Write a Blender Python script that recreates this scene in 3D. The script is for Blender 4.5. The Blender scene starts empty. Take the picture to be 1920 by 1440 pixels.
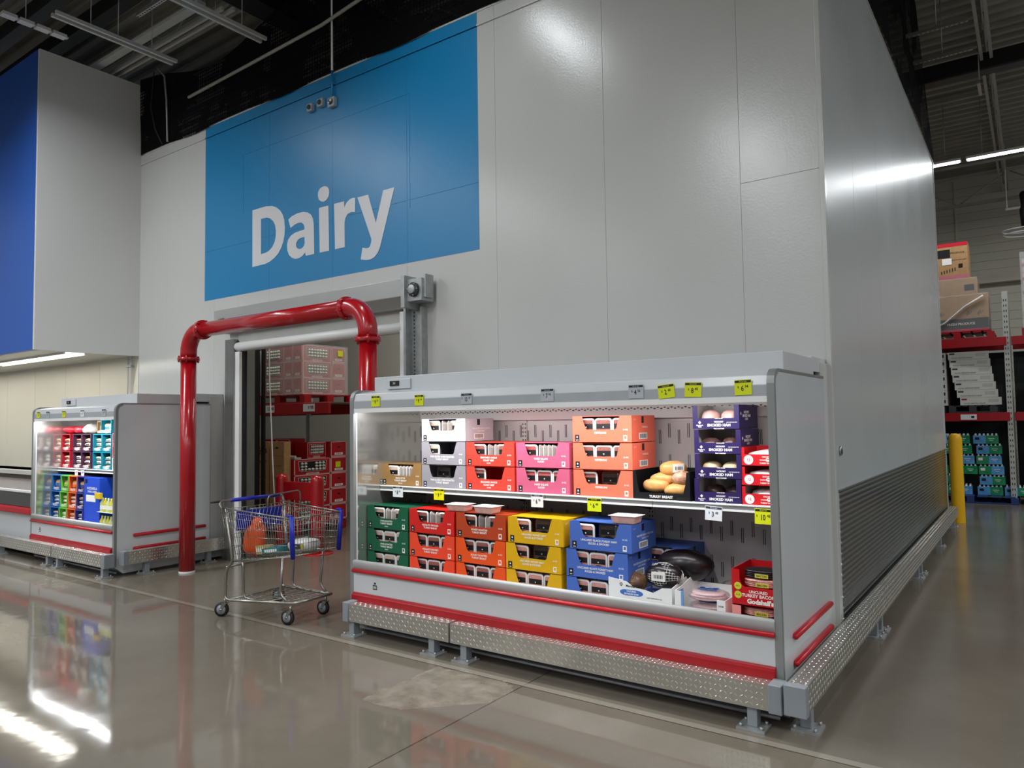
import bpy, math, random
from mathutils import Matrix, Vector
from math import pi, sin, cos, radians
random.seed(7)
S = bpy.context.scene
col = S.collection

# ---------------------------------------------------------------- camera
cd = bpy.data.cameras.new('camera')
cam = bpy.data.objects.new('camera', cd)
col.objects.link(cam)
cam.matrix_world = Matrix((( 0.81297537, 0.04170717, 0.58080251, 0),
                           ( 0.58211712,-0.03334729,-0.81242084, 0),
                           (-0.01451559, 0.99857322,-0.05138898, 1.65),
                           (0, 0, 0, 1)))
cd.sensor_fit = 'HORIZONTAL'; cd.sensor_width = 36.0
cd.lens = 36.0*1368.2389/1920.0
cd.clip_start = .05; cd.clip_end = 200
S.camera = cam

# ---------------------------------------------------------------- world, exposure
w = bpy.data.worlds.new('world'); S.world = w; w.use_nodes = True
wb = w.node_tree.nodes['Background']
wb.inputs[0].default_value = (.80, .84, .88, 1); wb.inputs[1].default_value = .34
S.view_settings.view_transform = 'Standard'; S.view_settings.look = 'None'
S.view_settings.exposure = 0.0; S.view_settings.gamma = 1.0
S.view_settings.use_curve_mapping = False
S.cycles.use_denoising = True
S.cycles.max_bounces = 8; S.cycles.diffuse_bounces = 4; S.cycles.glossy_bounces = 5
S.cycles.transparent_max_bounces = 12
S.cycles.sample_clamp_indirect = 6.0
try: S.cycles.use_light_tree = True
except Exception: pass

def area(name, loc, sx, sy, watts, rot=(0,0,0), color=(1,1,1), parent=None, spread=pi):
    l = bpy.data.lights.new(name, 'AREA'); l.shape = 'RECTANGLE'; l.size = sx; l.size_y = sy
    l.energy = watts; l.color = color; l.spread = spread
    o = bpy.data.objects.new(name, l); col.objects.link(o)
    o.location = loc; o.rotation_euler = rot
    if parent: o.parent = parent
    return o
COOL = (.93, .97, 1.0)
# rows of ceiling strips (fixture bodies are built further down around these lamps)
# (x, y, length, axis, watts, twin)
STRIPS = [(-4.45, 3.30, 1.3, 'Y', 30, 0), (-3.8, -2.0, 2.2, 'Y', 150, 0), (-4.45, -7.2, 3.6, 'Y', 120, 0),
          (-9.19, 1.3, 3.2, 'Y', 115, 0), (-9.19, -2.2, 3.6, 'Y', 105, 0), (-9.19, -7.0, 3.6, 'Y', 110, 0),
          (-13.9, -1.0, 3.6, 'Y', 100, 0), (-13.9, -6.0, 3.6, 'Y', 100, 0),
          (.55, -2.4, 3.6, 'Y', 90, 0), (.55, -7.5, 3.6, 'Y', 90, 0),
          (5.2, -2.0, 3.6, 'Y', 150, 0), (5.2, 4.0, 3.6, 'Y', 150, 0),  # unseen pair added on the right to brighten the side wall
          (-1.62, 15.55, 1.42, 'X', 24, 1), (.62, 15.55, 2.9, 'X', 31, 1), (3.7, 15.55, 2.9, 'X', 45, 1),
          (4.2, 10.0, 3.0, 'X', 130, 1)]
LIGHT_Z = 6.30
WATT = 1.55
for x, y, L, ax, W, twin in STRIPS:
    for dx in ((-.045, .045) if twin else (0,)):
        wd = .03 if twin else .14
        if ax == 'Y': area('strip_lamp', (x+dx, y, LIGHT_Z+.005), wd, L-.06, W*WATT/(2 if twin else 1), color=COOL)
        else:         area('strip_lamp', (x, y+dx, LIGHT_Z-.006), L-.06, wd, W*WATT/(2 if twin else 1), color=COOL)
CASE_W = 26.0
area('case_lamp', (-2.83, 4.115, 1.764), 3.25, .055, CASE_W, rot=(radians(12),0,0), color=(.97,.985,1))
area('case_lamp', (-9.43, 4.115, 1.764), 2.04, .055, CASE_W*.9, rot=(radians(12),0,0), color=(.93,.97,1))
for x in (-12.0, -14.9, -17.8):
    area('soffit_lamp', (x, 4.60, 2.655), 2.7, .25, 19, color=(1,.95,.84))
area('cooler_lamp', (-8.2, 6.7, 4.6), 2.4, .12, 45, color=(1,.97,.9))
area('cooler_lamp', (-6.4, 8.2, 4.6), 2.4, .12, 40, color=(1,.97,.9))

# ---------------------------------------------------------------- materials
def srgb(r, g, b):
    f = lambda c: (c/255/12.92 if c/255 <= .04045 else ((c/255+.055)/1.055)**2.4)
    return (f(r), f(g), f(b), 1)
MATS = {}
class NT:
    def __init__(s, m): s.t = m.node_tree; s.n = s.t.nodes; s.l = s.t.links
    def new(s, ty, **kw):
        n = s.n.new(ty)
        for k, v in kw.items(): setattr(n, k, v)
        return n
    def put(s, sock, v):
        if hasattr(v, 'is_output') or isinstance(v, bpy.types.NodeSocket): s.l.new(v, sock)
        else: sock.default_value = v
    def m(s, op, a, b=0.0, c=0.0):
        n = s.new('ShaderNodeMath', operation=op)
        s.put(n.inputs[0], a); s.put(n.inputs[1], b)
        if len(n.inputs) > 2: s.put(n.inputs[2], c)
        return n.outputs[0]
    def xyz(s):
        n = s.new('ShaderNodeTexCoord'); q = s.new('ShaderNodeSeparateXYZ')
        s.l.new(n.outputs['Object'], q.inputs[0]); return q.outputs, n.outputs['Object']
    def noise(s, vec, scale, detail=2, rough=.5):
        n = s.new('ShaderNodeTexNoise'); s.l.new(vec, n.inputs['Vector'])
        n.inputs['Scale'].default_value = scale; n.inputs['Detail'].default_value = detail
        n.inputs['Roughness'].default_value = rough; return n.outputs['Fac']
    def ramp(s, fac, stops):
        n = s.new('ShaderNodeValToRGB'); s.put(n.inputs[0], fac)
        e = n.color_ramp.elements
        while len(e) < len(stops): e.new(.5)
        for i, (p, c) in enumerate(stops):
            e[i].position = p; e[i].color = c if len(c) == 4 else (*c, 1)
        return n.outputs[0]
    def mix(s, fac, a, b):
        n = s.new('ShaderNodeMix', data_type='RGBA'); s.put(n.inputs['Factor'], fac)
        s.put(n.inputs[6], a); s.put(n.inputs[7], b); return n.outputs[2]
    def bump(s, h, strength, dist=.01):
        n = s.new('ShaderNodeBump'); s.put(n.inputs['Height'], h)
        n.inputs['Strength'].default_value = strength; n.inputs['Distance'].default_value = dist
        return n.outputs[0]
def mat(name, c, rough=.5, metal=0.0, var=.04, vs=6.0, bump=0.0, bs=60.0, emit=0.0, coat=0.0, spec=.5, trans=0.0, alpha=1.0, ior=1.45):
    if name in MATS: return MATS[name]
    m = bpy.data.materials.new(name); m.use_nodes = True; MATS[name] = m
    t = NT(m); b = t.n['Principled BSDF']
    xyz, vec = t.xyz()
    nz = t.noise(vec, vs)
    lo = tuple(max(0, x*(1-var)) for x in c[:3]); hi = tuple(min(1, x*(1+var)) for x in c[:3])
    t.put(b.inputs['Base Color'], t.ramp(nz, [(.3, lo), (.7, hi)]))
    b.inputs['Roughness'].default_value = rough; b.inputs['Metallic'].default_value = metal
    b.inputs['Specular IOR Level'].default_value = spec
    b.inputs['Coat Weight'].default_value = coat; b.inputs['Coat Roughness'].default_value = .08
    b.inputs['Transmission Weight'].default_value = trans; b.inputs['Alpha'].default_value = alpha
    b.inputs['IOR'].default_value = ior
    if bump: t.put(b.inputs['Normal'], t.bump(t.noise(vec, bs, 3), bump, .004))
    if emit:
        b.inputs['Emission Color'].default_value = c; b.inputs['Emission Strength'].default_value = emit
    return m
def card(r, g, b, rough=.45):   # printed carton board
    return mat(f'board_{r}_{g}_{b}', srgb(r, g, b), rough, var=.03, vs=9, spec=.35)

def wall_paint(name, c, rough=.32, bump=.10):
    m = bpy.data.materials.new(name); m.use_nodes = True; MATS[name] = m
    t = NT(m); b = t.n['Principled BSDF']; xyz, vec = t.xyz()
    n1 = t.noise(vec, 1.3, 3); n2 = t.noise(vec, 55, 2)
    t.put(b.inputs['Base Color'], t.ramp(n1, [(.3, tuple(x*.97 for x in c[:3])), (.7, c)]))
    t.put(b.inputs['Roughness'], t.m('ADD', rough-.04, t.m('MULTIPLY', n1, .08)))
    h = t.m('ADD', t.m('MULTIPLY', n2, 1.0), t.m('MULTIPLY', t.noise(vec, 9, 2), .6))
    t.put(b.inputs['Normal'], t.bump(h, bump, .004))
    return m

WHITEW = wall_paint('wall_white', srgb(194, 194, 190), .24, .17)
SIDEW = wall_paint('side_white', srgb(180, 184, 183), .29, .16)
CREAMW = wall_paint('cream_white', srgb(214, 211, 196), .4)
SOFFG = wall_paint('soffit_grey', srgb(214, 213, 209), .5, .05)
BLUEP = wall_paint('sign_blue', srgb(10, 124, 178), .36, .10)
BLUED = wall_paint('soffit_blue', srgb(34, 88, 176), .34, .04)
LETTER = wall_paint('letter_white', srgb(212, 212, 214), .38, .08)
INW = wall_paint('cooler_white', srgb(190, 190, 182), .45, .05)
FARW = wall_paint('block_wall', srgb(206, 201, 184), .8, .3)
CASEG = mat('case_grey', srgb(196, 198, 200), .28, var=.02, vs=2)
CASEP = mat('end_panel_grey', srgb(206, 210, 212), .16, var=.03, vs=2, coat=.3)
CASEI = mat('case_liner', srgb(194, 189, 187), .35, var=.02, vs=3)
MIRROR = mat('bright_liner', srgb(205, 205, 200), .13, metal=.85, var=.03, vs=3)
ALU = mat('aluminium', srgb(165, 167, 165), .32, metal=.75, var=.06, vs=12)
ALUD = mat('dark_aluminium', srgb(142, 145, 143), .38, metal=.3, var=.05)
SILL = mat('sill_grey', srgb(186, 186, 184), .4, metal=.1, var=.04)
STEEL = mat('stainless', srgb(150, 150, 148), .3, metal=.85, var=.08, vs=5)
GALV = mat('galvanised', srgb(172, 175, 174), .40, metal=.45, var=.12, vs=16)
GREYP = mat('grey_paint', srgb(140, 145, 150), .45, metal=.1, var=.05)
RED = mat('safety_red', srgb(172, 12, 24), .24, var=.06, coat=.4)
REDB = mat('bumper_red', srgb(188, 22, 34), .3, var=.05)
REDD = mat('kick_red', srgb(160, 8, 22), .35, var=.07)
YEL = mat('bollard_yellow', srgb(232, 176, 8), .4, var=.04)
BLACK = mat('black', srgb(14, 14, 15), .5, var=.1)
UNLIT = mat('unlit_black', srgb(9, 9, 10), .9, var=.1)
DGREY = mat('dark_grey', srgb(52, 54, 56), .55, var=.08)
WHITE = mat('white_plastic', srgb(232, 232, 230), .4, var=.02)
PRINTW = mat('print_white', srgb(238, 236, 230), .5, var=.02)
PRINTK = mat('print_black', srgb(22, 20, 22), .5, var=.05)
CHROME = mat('zinc_wire', srgb(150, 148, 140), .3, metal=.85, var=.08, vs=30)
BLUEC = mat('cart_blue', srgb(22, 38, 160), .35, var=.05)
RUBBER = mat('rubber', srgb(30, 30, 30), .7, var=.1)
DECKM = mat('roof_deck', srgb(150, 148, 138), .7, var=.10, vs=2)
DECKD = mat('joist_grey', srgb(158, 158, 150), .6, var=.08)
WOOD = mat('pallet_wood', srgb(150, 116, 78), .8, var=.2, vs=14)
KRAFT = mat('kraft', srgb(170, 132, 88), .75, var=.08, vs=12)
GLASS = mat('clear_plastic', (.95, .97, .97, 1), .12, trans=.85, var=.01, alpha=.55)
TUBE = mat('lamp_tube', (.93, .96, 1, 1), .4, emit=9.0, var=.01)
DIFF = mat('lamp_diffuser', (1, .98, .93, 1), .5, emit=3.0, var=.01)
TREAD_F = mat('tread_plate', srgb(206, 204, 196), .27, metal=.85, var=.05, vs=5)
def ribbed(name):
    m = bpy.data.materials.new(name); m.use_nodes = True; MATS[name] = m
    t = NT(m); b = t.n['Principled BSDF']; xyz, vec = t.xyz()
    row = t.m('FRACT', t.m('DIVIDE', xyz[2], .0375))
    rid = t.m('FLOOR', t.m('DIVIDE', xyz[2], .0375))
    rib = t.m('MAXIMUM', t.m('SUBTRACT', 1.0, t.m('MULTIPLY', t.m('ABSOLUTE', t.m('SUBTRACT', row, .5)), 3.2)), 0.0)
    ph = t.m('FRACT', t.m('ADD', t.m('DIVIDE', xyz[1], .05), t.m('MULTIPLY', rid, .5)))
    dash = t.m('MINIMUM', t.m('MULTIPLY', t.m('SUBTRACT', .5, t.m('ABSOLUTE', t.m('SUBTRACT', ph, .5))), 5.0), 1.0)
    h = t.m('MULTIPLY', rib, dash)
    t.put(b.inputs['Normal'], t.bump(h, .9, .006))
    t.put(b.inputs['Base Color'], t.ramp(h, [(.0, srgb(116, 120, 120)), (1, srgb(206, 208, 204))]))
    b.inputs['Roughness'].default_value = .24; b.inputs['Metallic'].default_value = .9
    return m
TREAD_W = ribbed('ribbed_steel')

def floor_mat():
    m = bpy.data.materials.new('polished_concrete'); m.use_nodes = True
    t = NT(m); b = t.n['Principled BSDF']; xyz, vec = t.xyz()
    n1 = t.noise(vec, .7, 5, .6); n2 = t.noise(vec, 14, 4, .6); n3 = t.noise(vec, 130, 2)
    base = t.ramp(n1, [(.3, srgb(106, 98, 87)), (.55, srgb(116, 108, 96)), (.75, srgb(126, 118, 106))])
    base = t.mix(t.m('MULTIPLY', t.m('GREATER_THAN', n2, .64), .07), base, srgb(150, 142, 128))
    speck = t.m('MULTIPLY', t.m('GREATER_THAN', n3, .70), .35)
    base = t.mix(speck, base, srgb(62, 56, 48))
    # unpolished repair patch in front of the display case
    x, y = xyz[0], xyz[1]
    nj = t.noise(vec, 5, 4)
    wob = t.m('MULTIPLY', t.m('SUBTRACT', nj, .5), .22)
    def band(v, lo, hi):
        return t.m('MULTIPLY', t.m('GREATER_THAN', v, lo), t.m('LESS_THAN', v, hi))
    patch = t.m('MULTIPLY', band(t.m('ADD', x, wob), -3.35, -2.69), band(t.m('ADD', y, wob), 3.10, 3.80))
    patch = t.m('MULTIPLY', patch, t.m('GREATER_THAN', t.m('ADD', t.m('MULTIPLY', t.m('ADD', x, 3.35), -1.0), t.m('SUBTRACT', y, 3.05)), -.25))
    pc = t.ramp(t.noise(vec, 9, 5, .65), [(.35, srgb(106, 97, 82)), (.5, srgb(136, 127, 112)), (.68, srgb(164, 156, 142))])
    base = t.mix(t.m('MULTIPLY', patch, .6), base, pc)
    patch2 = t.m('MULTIPLY', band(t.m('ADD', x, wob), -9.4, -8.2), band(t.m('ADD', y, wob), 3.35, 3.98))
    base = t.mix(t.m('MULTIPLY', patch2, .5), base, pc)
    # saw-cut joints
    def line(v, at, hw=.005): return t.m('LESS_THAN', t.m('ABSOLUTE', t.m('SUBTRACT', v, at)), hw)
    j = line(y, 3.80)
    for v, at in ((x, -2.67), (x, -8.77), (x, 3.43), (y, -2.3), (y, 9.1), (x, -14.87)):
        j = t.m('MAXIMUM', j, line(v, at))
    base = t.mix(t.m('MULTIPLY', j, .75), base, srgb(52, 46, 40))
    edge = t.m('MULTIPLY', band(y, 3.805, 3.86), band(x, -12.0, 1.0))
    base = t.mix(t.m('MULTIPLY', edge, .35), base, srgb(176, 172, 160))
    t.put(b.inputs['Base Color'], base)
    r = t.m('ADD', .025, t.m('MULTIPLY', t.noise(vec, 3, 4), .085))
    r = t.m('ADD', r, t.m('MULTIPLY', patch, .22)); r = t.m('ADD', r, t.m('MULTIPLY', t.m('GREATER_THAN', y, 3.86), .10))
    t.put(b.inputs['Roughness'], r)
    b.inputs['Specular IOR Level'].default_value = .5
    h = t.m('ADD', t.m('MULTIPLY', t.noise(vec, 2.2, 3), 1.0), t.m('MULTIPLY', n2, .04))
    h = t.m('SUBTRACT', h, t.m('MULTIPLY', j, .3)); h = t.m('ADD', h, t.m('MULTIPLY', patch, t.m('MULTIPLY', t.noise(vec, 12, 4), .25)))
    t.put(b.inputs['Normal'], t.bump(h, .07, .02))
    return m
FLOORM = floor_mat()

def net_mat():
    m = bpy.data.materials.new('black_netting'); m.use_nodes = True
    t = NT(m); b = t.n['Principled BSDF']; xyz, vec = t.xyz()
    b.inputs['Base Color'].default_value = srgb(16, 16, 18); b.inputs['Roughness'].default_value = .95; b.inputs['Specular IOR Level'].default_value = .05
    s = t.m('ADD', xyz[0], xyz[1])
    g = t.m('MAXIMUM', t.m('GREATER_THAN', t.m('FRACT', t.m('MULTIPLY', s, 22)), .62),
            t.m('GREATER_THAN', t.m('FRACT', t.m('MULTIPLY', xyz[2], 22)), .62))
    n = t.noise(vec, 1.6, 4)
    a = t.m('MAXIMUM', g, t.m('GREATER_THAN', n, .47))
    t.put(b.inputs['Alpha'], t.m('MAXIMUM', t.m('MULTIPLY', a, .97), .35))
    return m
NET = net_mat()

# ---------------------------------------------------------------- mesh builder
TXT = {}
def text_geo(s, bold):
    k = (s, bold)
    if k in TXT: return TXT[k]
    c = bpy.data.curves.new('t', 'FONT'); c.body = s; c.size = 1; c.resolution_u = 2
    c.align_x = 'CENTER'; c.align_y = 'CENTER'; c.offset = bold; c.fill_mode = 'FRONT'
    o = bpy.data.objects.new('t', c); col.objects.link(o)
    dg = bpy.context.evaluated_depsgraph_get()
    me = bpy.data.meshes.new_from_object(o.evaluated_get(dg))
    r = ([v.co.copy() for v in me.vertices], [tuple(p.vertices) for p in me.polygons])
    bpy.data.objects.remove(o); bpy.data.curves.remove(c); bpy.data.meshes.remove(me)
    TXT[k] = r; return r

class MB:
    def __init__(s): s.v = []; s.f = []; s.mi = []; s.sm = []; s.mats = []; s.M = Matrix.Identity(4)
    def mid(s, m):
        if m not in s.mats: s.mats.append(m)
        return s.mats.index(m)
    def add(s, vs, fs, m, smooth=False):
        b = len(s.v); k = s.mid(m)
        s.v += [s.M @ Vector(v) for v in vs]
        for f in fs: s.f.append(tuple(b+i for i in f)); s.mi.append(k); s.sm.append(smooth)
        return s
    def box(s, x0, x1, y0, y1, z0, z1, m):
        return s.add([(x0,y0,z0),(x1,y0,z0),(x1,y1,z0),(x0,y1,z0),(x0,y0,z1),(x1,y0,z1),(x1,y1,z1),(x0,y1,z1)],
                     [(0,3,2,1),(4,5,6,7),(0,1,5,4),(1,2,6,5),(2,3,7,6),(3,0,4,7)], m)
    def quad(s, a, b, c, d, m): return s.add([a, b, c, d], [(0,1,2,3)], m)
    def prism(s, pts, ax, a, b, m, smooth=False):
        """pts: 2-D outline in the two other axes (cyclic order y,z / x,z / x,y), extruded from a to b along ax"""
        n = len(pts)
        def P(p, t):
            return {'x': (t, p[0], p[1]), 'y': (p[0], t, p[1]), 'z': (p[0], p[1], t)}[ax]
        vs = [P(p, a) for p in pts] + [P(p, b) for p in pts]
        area2 = sum(pts[i][0]*pts[(i+1) % n][1]-pts[(i+1) % n][0]*pts[i][1] for i in range(n))
        flip = (area2 > 0) ^ (ax == 'y')
        A = tuple(range(n)); B = tuple(range(n, 2*n))
        if b < a: flip = not flip
        fs = [tuple(reversed(A)) if flip else A, B if flip else tuple(reversed(B))]
        sd = []
        for i in range(n):
            j = (i+1) % n
            sd.append((i, j, n+j, n+i) if flip else (i, n+i, n+j, j))
        s.add(vs, fs, m, False)
        k = s.mid(m); b0 = len(s.v)-2*n
        for f in sd: s.f.append(tuple(b0+i for i in f)); s.mi.append(k); s.sm.append(smooth)
        return s
    def tube(s, pts, r, m, seg=10, closed=False, caps=True):
        pts = [Vector(p) for p in pts]; n = len(pts); rings = []
        rr = r if isinstance(r, (list, tuple)) else [r]*n
        up = None
        for i, p in enumerate(pts):
            if closed: t = (pts[(i+1) % n]-pts[i-1]).normalized()
            elif i == 0: t = (pts[1]-p).normalized()
            elif i == n-1: t = (p-pts[-2]).normalized()
            else: t = ((pts[i+1]-p).normalized()+(p-pts[i-1]).normalized()).normalized()
            if up is None:
                a = Vector((0,0,1)) if abs(t.z) < .9 else Vector((1,0,0))
                up = t.cross(a).normalized()
            else: up = (up-t*up.dot(t)).normalized()
            v = t.cross(up)
            rings.append([p+(up*cos(2*pi*k/seg)+v*sin(2*pi*k/seg))*rr[i] for k in range(seg)])
        vs = [q for ring in rings for q in ring]; fs = []
        for i in range(n if closed else n-1):
            j = (i+1) % n
            for k in range(seg):
                l = (k+1) % seg
                fs.append((i*seg+k, i*seg+l, j*seg+l, j*seg+k))
        if caps and not closed:
            fs.append(tuple(reversed(range(seg)))); fs.append(tuple((n-1)*seg+k for k in range(seg)))
        return s.add(vs, fs, m, True)
    def cyl(s, p0, p1, r, m, seg=16): return s.tube([p0, p1], r, m, seg)
    def lathe(s, prof, m, c=(0,0,0), seg=24):
        vs = []; fs = []; n = len(prof)
        for k in range(seg):
            a = 2*pi*k/seg
            for r, z in prof: vs.append((c[0]+r*cos(a), c[1]+r*sin(a), c[2]+z))
        for k in range(seg):
            l = (k+1) % seg
            for i in range(n-1): fs.append((k*n+i, l*n+i, l*n+i+1, k*n+i+1))
        return s.add(vs, fs, m, True)
    def blob(s, c, rad, m, seg=12, rings=8, wob=0.0, sq=1.0, seed=0):
        rnd = random.Random(seed); vs = []; fs = []
        ph = [rnd.uniform(0, 6.28) for _ in range(6)]
        for i in range(rings+1):
            th = pi*i/rings
            for k in range(seg):
                a = 2*pi*k/seg
                w_ = 1+wob*(sin(3*a+ph[0]+2*th)+sin(5*a+ph[1]-3*th)*.6+sin(4*th+ph[2])*.7)/2
                f = lambda q: math.copysign(abs(q)**sq, q)
                vs.append((c[0]+rad[0]*w_*f(sin(th))*f(cos(a)), c[1]+rad[1]*w_*f(sin(th))*f(sin(a)), c[2]+rad[2]*w_*f(cos(th))))
        for i in range(rings):
            for k in range(seg):
                l = (k+1) % seg
                fs.append((i*seg+k, (i+1)*seg+k, (i+1)*seg+l, i*seg+l))
        return s.add(vs, fs, m, True)
    def lugs(s, o, u, v, L, W, m, pitch=.028, h=.0022):
        """tread plate: alternately tilted low lens lugs on a flat face"""
        o, u, v = Vector(o), Vector(u), Vector(v); n = u.cross(v)
        nu = int(L/pitch); nv = max(1, int(W/pitch)); pv = W/nv
        for i in range(nu):
            for j in range(nv):
                c = o+u*((i+.5)*pitch)+v*((j+.5)*pv); sg = 1 if (i+j) % 2 else -1
                a = (u+v*sg).normalized()*.0125; b = (v-u*sg).normalized()*.0042
                r = a*.45+n*h; r2 = -a*.45+n*h
                s.add([c+a, c+b, c-a, c-b, c+r, c+r2], [(0,1,4), (1,5,4), (1,2,5), (2,3,5), (3,4,5), (3,0,4)], m, False)
        return s
    def text(s, st, o, xd, yd, size, m, bold=.0, sx=1.0):
        vs, fs = text_geo(st, bold); o = Vector(o); xd = Vector(xd)*size*sx; yd = Vector(yd)*size
        return s.add([o+xd*v.x+yd*v.y for v in vs], fs, m)
    def build(s, name, parent=None, loc=(0,0,0), rot=(0,0,0), bevel=0.0, seg=2, label=None):
        me = bpy.data.meshes.new(name); me.from_pydata([tuple(v) for v in s.v], [], s.f)
        for m in s.mats: me.materials.append(m)
        me.polygons.foreach_set('material_index', s.mi); me.polygons.foreach_set('use_smooth', s.sm)
        me.update()
        o = bpy.data.objects.new(name, me); col.objects.link(o)
        o.location = loc; o.rotation_euler = rot
        if parent: o.parent = parent
        if bevel:
            b = o.modifiers.new('bevel', 'BEVEL'); b.width = bevel; b.segments = seg
            b.limit_method = 'ANGLE'; b.angle_limit = radians(40); b.harden_normals = False
        if label: o['label'] = label
        return o
def tag(o, label, cat, group=None, kind=None):
    o['label'] = label; o['category'] = cat
    if group: o['group'] = group
    if kind: o['kind'] = kind
    return o
def thing(name, label, cat, loc=(0,0,0), rz=0, group=None):
    o = bpy.data.objects.new(name, None); col.objects.link(o); o.empty_display_size = .05
    o.location = loc; o.rotation_euler = (0, 0, rz)
    return tag(o, label, cat, group)
def struct(o): o['kind'] = 'structure'; return o
def sroot(name, loc=(0,0,0)):
    o = bpy.data.objects.new(name, None); col.objects.link(o); o.location = loc; o['kind'] = 'structure'; return o
KIDS = {}
def copy_tree(o, loc, rz=0, label=None, parent=None, rot=None):
    if not KIDS.get(o.name): KIDS[o.name] = [c for c in bpy.data.objects if c.parent == o]
    def cp(a, par, kids):
        c = a.copy(); col.objects.link(c); c.parent = par; return c
    r = o.copy(); col.objects.link(r); r.location = loc; r.rotation_euler = rot if rot else (0, 0, rz)
    if label: r['label'] = label
    for ch in KIDS[o.name]:
        c = cp(ch, r, None)
        if ch.name not in KIDS: KIDS[ch.name] = [g for g in bpy.data.objects if g.parent == ch]
        for g in KIDS[ch.name]: cp(g, c, None)
    return r
XD, YD, ZD = (1,0,0), (0,1,0), (0,0,1)
def arc(cx, cy, r, a0, a1, n):
    return [(cx+r*cos(radians(a0+(a1-a0)*i/n)), cy+r*sin(radians(a0+(a1-a0)*i/n))) for i in range(n+1)]
def fillet(pts, r, n=6):
    """round the inner corners of a 3-D polyline"""
    out = [Vector(pts[0])]
    for i in range(1, len(pts)-1):
        p = Vector(pts[i]); a = (Vector(pts[i-1])-p); b = (Vector(pts[i+1])-p)
        d = min(r, a.length*.49, b.length*.49)
        p0 = p+a.normalized()*d; p1 = p+b.normalized()*d
        for k in range(n+1):
            t = k/n; out.append((1-t)**2*p0+2*t*(1-t)*p+t*t*p1)
    out.append(Vector(pts[-1])); return out
# ================================================================ SETTING
struct(MB().box(-22, 8, -13, 21, -.2, 0, FLOORM).build('floor'))
# corrugated roof deck, ribs run along X
mb = MB(); pts = []; y = -13.0
while y < 21:
    pts += [(y, 7.50), (y+.09, 7.50), (y+.11, 7.43), (y+.20, 7.43), (y+.22, 7.50)]; y += .26
outl = pts + [(21, 7.6), (-13, 7.6)]
vs = [(-22, p[0], p[1]) for p in pts]+[(8, p[0], p[1]) for p in pts]; n = len(pts)
mb.add(vs, [(i, i+1, n+i+1, n+i) for i in range(n-1)], DECKM)
mb.box(-22, 8, -13, 21, 7.56, 7.7, DECKM)
struct(mb.build('ceiling'))

# front wall of the walk-in cooler: insulated panels with joints, opening for the door
DX0, DX1, DZ = -8.06, -5.16, 2.57
WY, WZ = 5.40, 5.60
fw = sroot('wall_front')
seams = [-1.14]; x = -1.725
while x > -10.4: seams.append(x); x -= 1.143
seams.append(-10.46)
mb = MB(); mb.box(-10.46, -1.16, WY+.02, WY+.10, DZ+.02, WZ, WHITEW); mb.box(-10.46, DX0-.02, WY+.02, WY+.10, 0, DZ+.03, WHITEW)
mb.box(DX1+.02, -1.16, WY+.02, WY+.10, 0, DZ+.03, WHITEW)
for a, b in zip(seams, seams[1:]):
    x1, x0 = a-.0006, b+.0006
    spans = []
    if x1 <= DX0 or x0 >= DX1: spans = [(x0, x1, 0, WZ)]
    else:
        if x0 < DX0: spans.append((x0, DX0, 0, WZ))
        if x1 > DX1: spans.append((DX1, x1, 0, WZ))
        spans.append((max(x0, DX0), min(x1, DX1), DZ, WZ))
    for q in spans:
        if a == -1.14:
            mb.box(q[0], q[1], WY, WY+.03, 0, 3.4075, WHITEW); mb.box(q[0], q[1], WY, WY+.03, 3.409, WZ, WHITEW)
        else: mb.box(*q[:2], WY, WY+.03, *q[2:], WHITEW)
mb.build('panelling', fw, bevel=.0015, seg=1)
MB().box(-10.46, -1.13, WY-.012, WY+.002, 5.455, 5.47, WHITEW).box(-10.46, -1.13, WY-.006, WY+.002, WZ-.006, WZ+.012, WHITEW).build('top_flashing', fw)
MB().box(-1.165, -1.132, WY-.006, WY+.05, 0, WZ, WHITEW).build('corner_angle', fw, bevel=.003)

bw = sroot('wall_back')       # cream wall under the soffit, left of the cooler
mb = MB(); x = -10.47
while x > -21.5:
    mb.box(x-1.14, x-.003, WY, WY+.1, 0, 2.68, CREAMW); x -= 1.143
mb.build('panelling', bw, bevel=.002, seg=1)

sw = sroot('wall_side')
mb = MB(); ys = [WY+.05]+[6.47+1.15*i for i in range(6)]+[13.0]
for a, b in zip(ys, ys[1:]): mb.box(-1.24, -1.14, a+.001, b-.001, 0, WZ, SIDEW)
mb.build('panelling', sw, bevel=.0025, seg=1)
MB().box(-1.142, -1.134, 5.52, 12.98, .10, 1.13, TREAD_W).build('kick_plate', sw)
MB().box(-1.14, -1.125, 5.50, 12.98, 1.128, 1.14, STEEL).box(-1.14, -1.10, 5.45, 12.98, 0, .09, DGREY).build('trim_strips', sw)
MB().box(-1.15, -1.128, 12.96, 13.01, 0, WZ+.01, WHITEW).build('end_angle', sw, bevel=.003)
MB().box(-1.15, -1.13, WY+.05, 13.0, WZ-.01, WZ+.015, WHITEW).build('top_flashing', sw)

struct(MB().box(-13.4, -3.6, 9.4, 9.5, 0, 5.4, INW).build('wall_cooler_rear'))   # inner room behind the door
struct(MB().box(-13.4, -13.3, 5.5, 9.4, 0, 5.4, INW).build('wall_cooler_left'))
struct(MB().box(-3.7, -3.6, 5.5, 9.4, 0, 5.4, INW).build('wall_cooler_right'))
struct(MB().box(-13.4, -1.25, WY+.11, 12.9, 5.42, 5.52, UNLIT).build('ceiling_cooler'))  # near-black colour stands in for the unlit cooler roof

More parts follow.
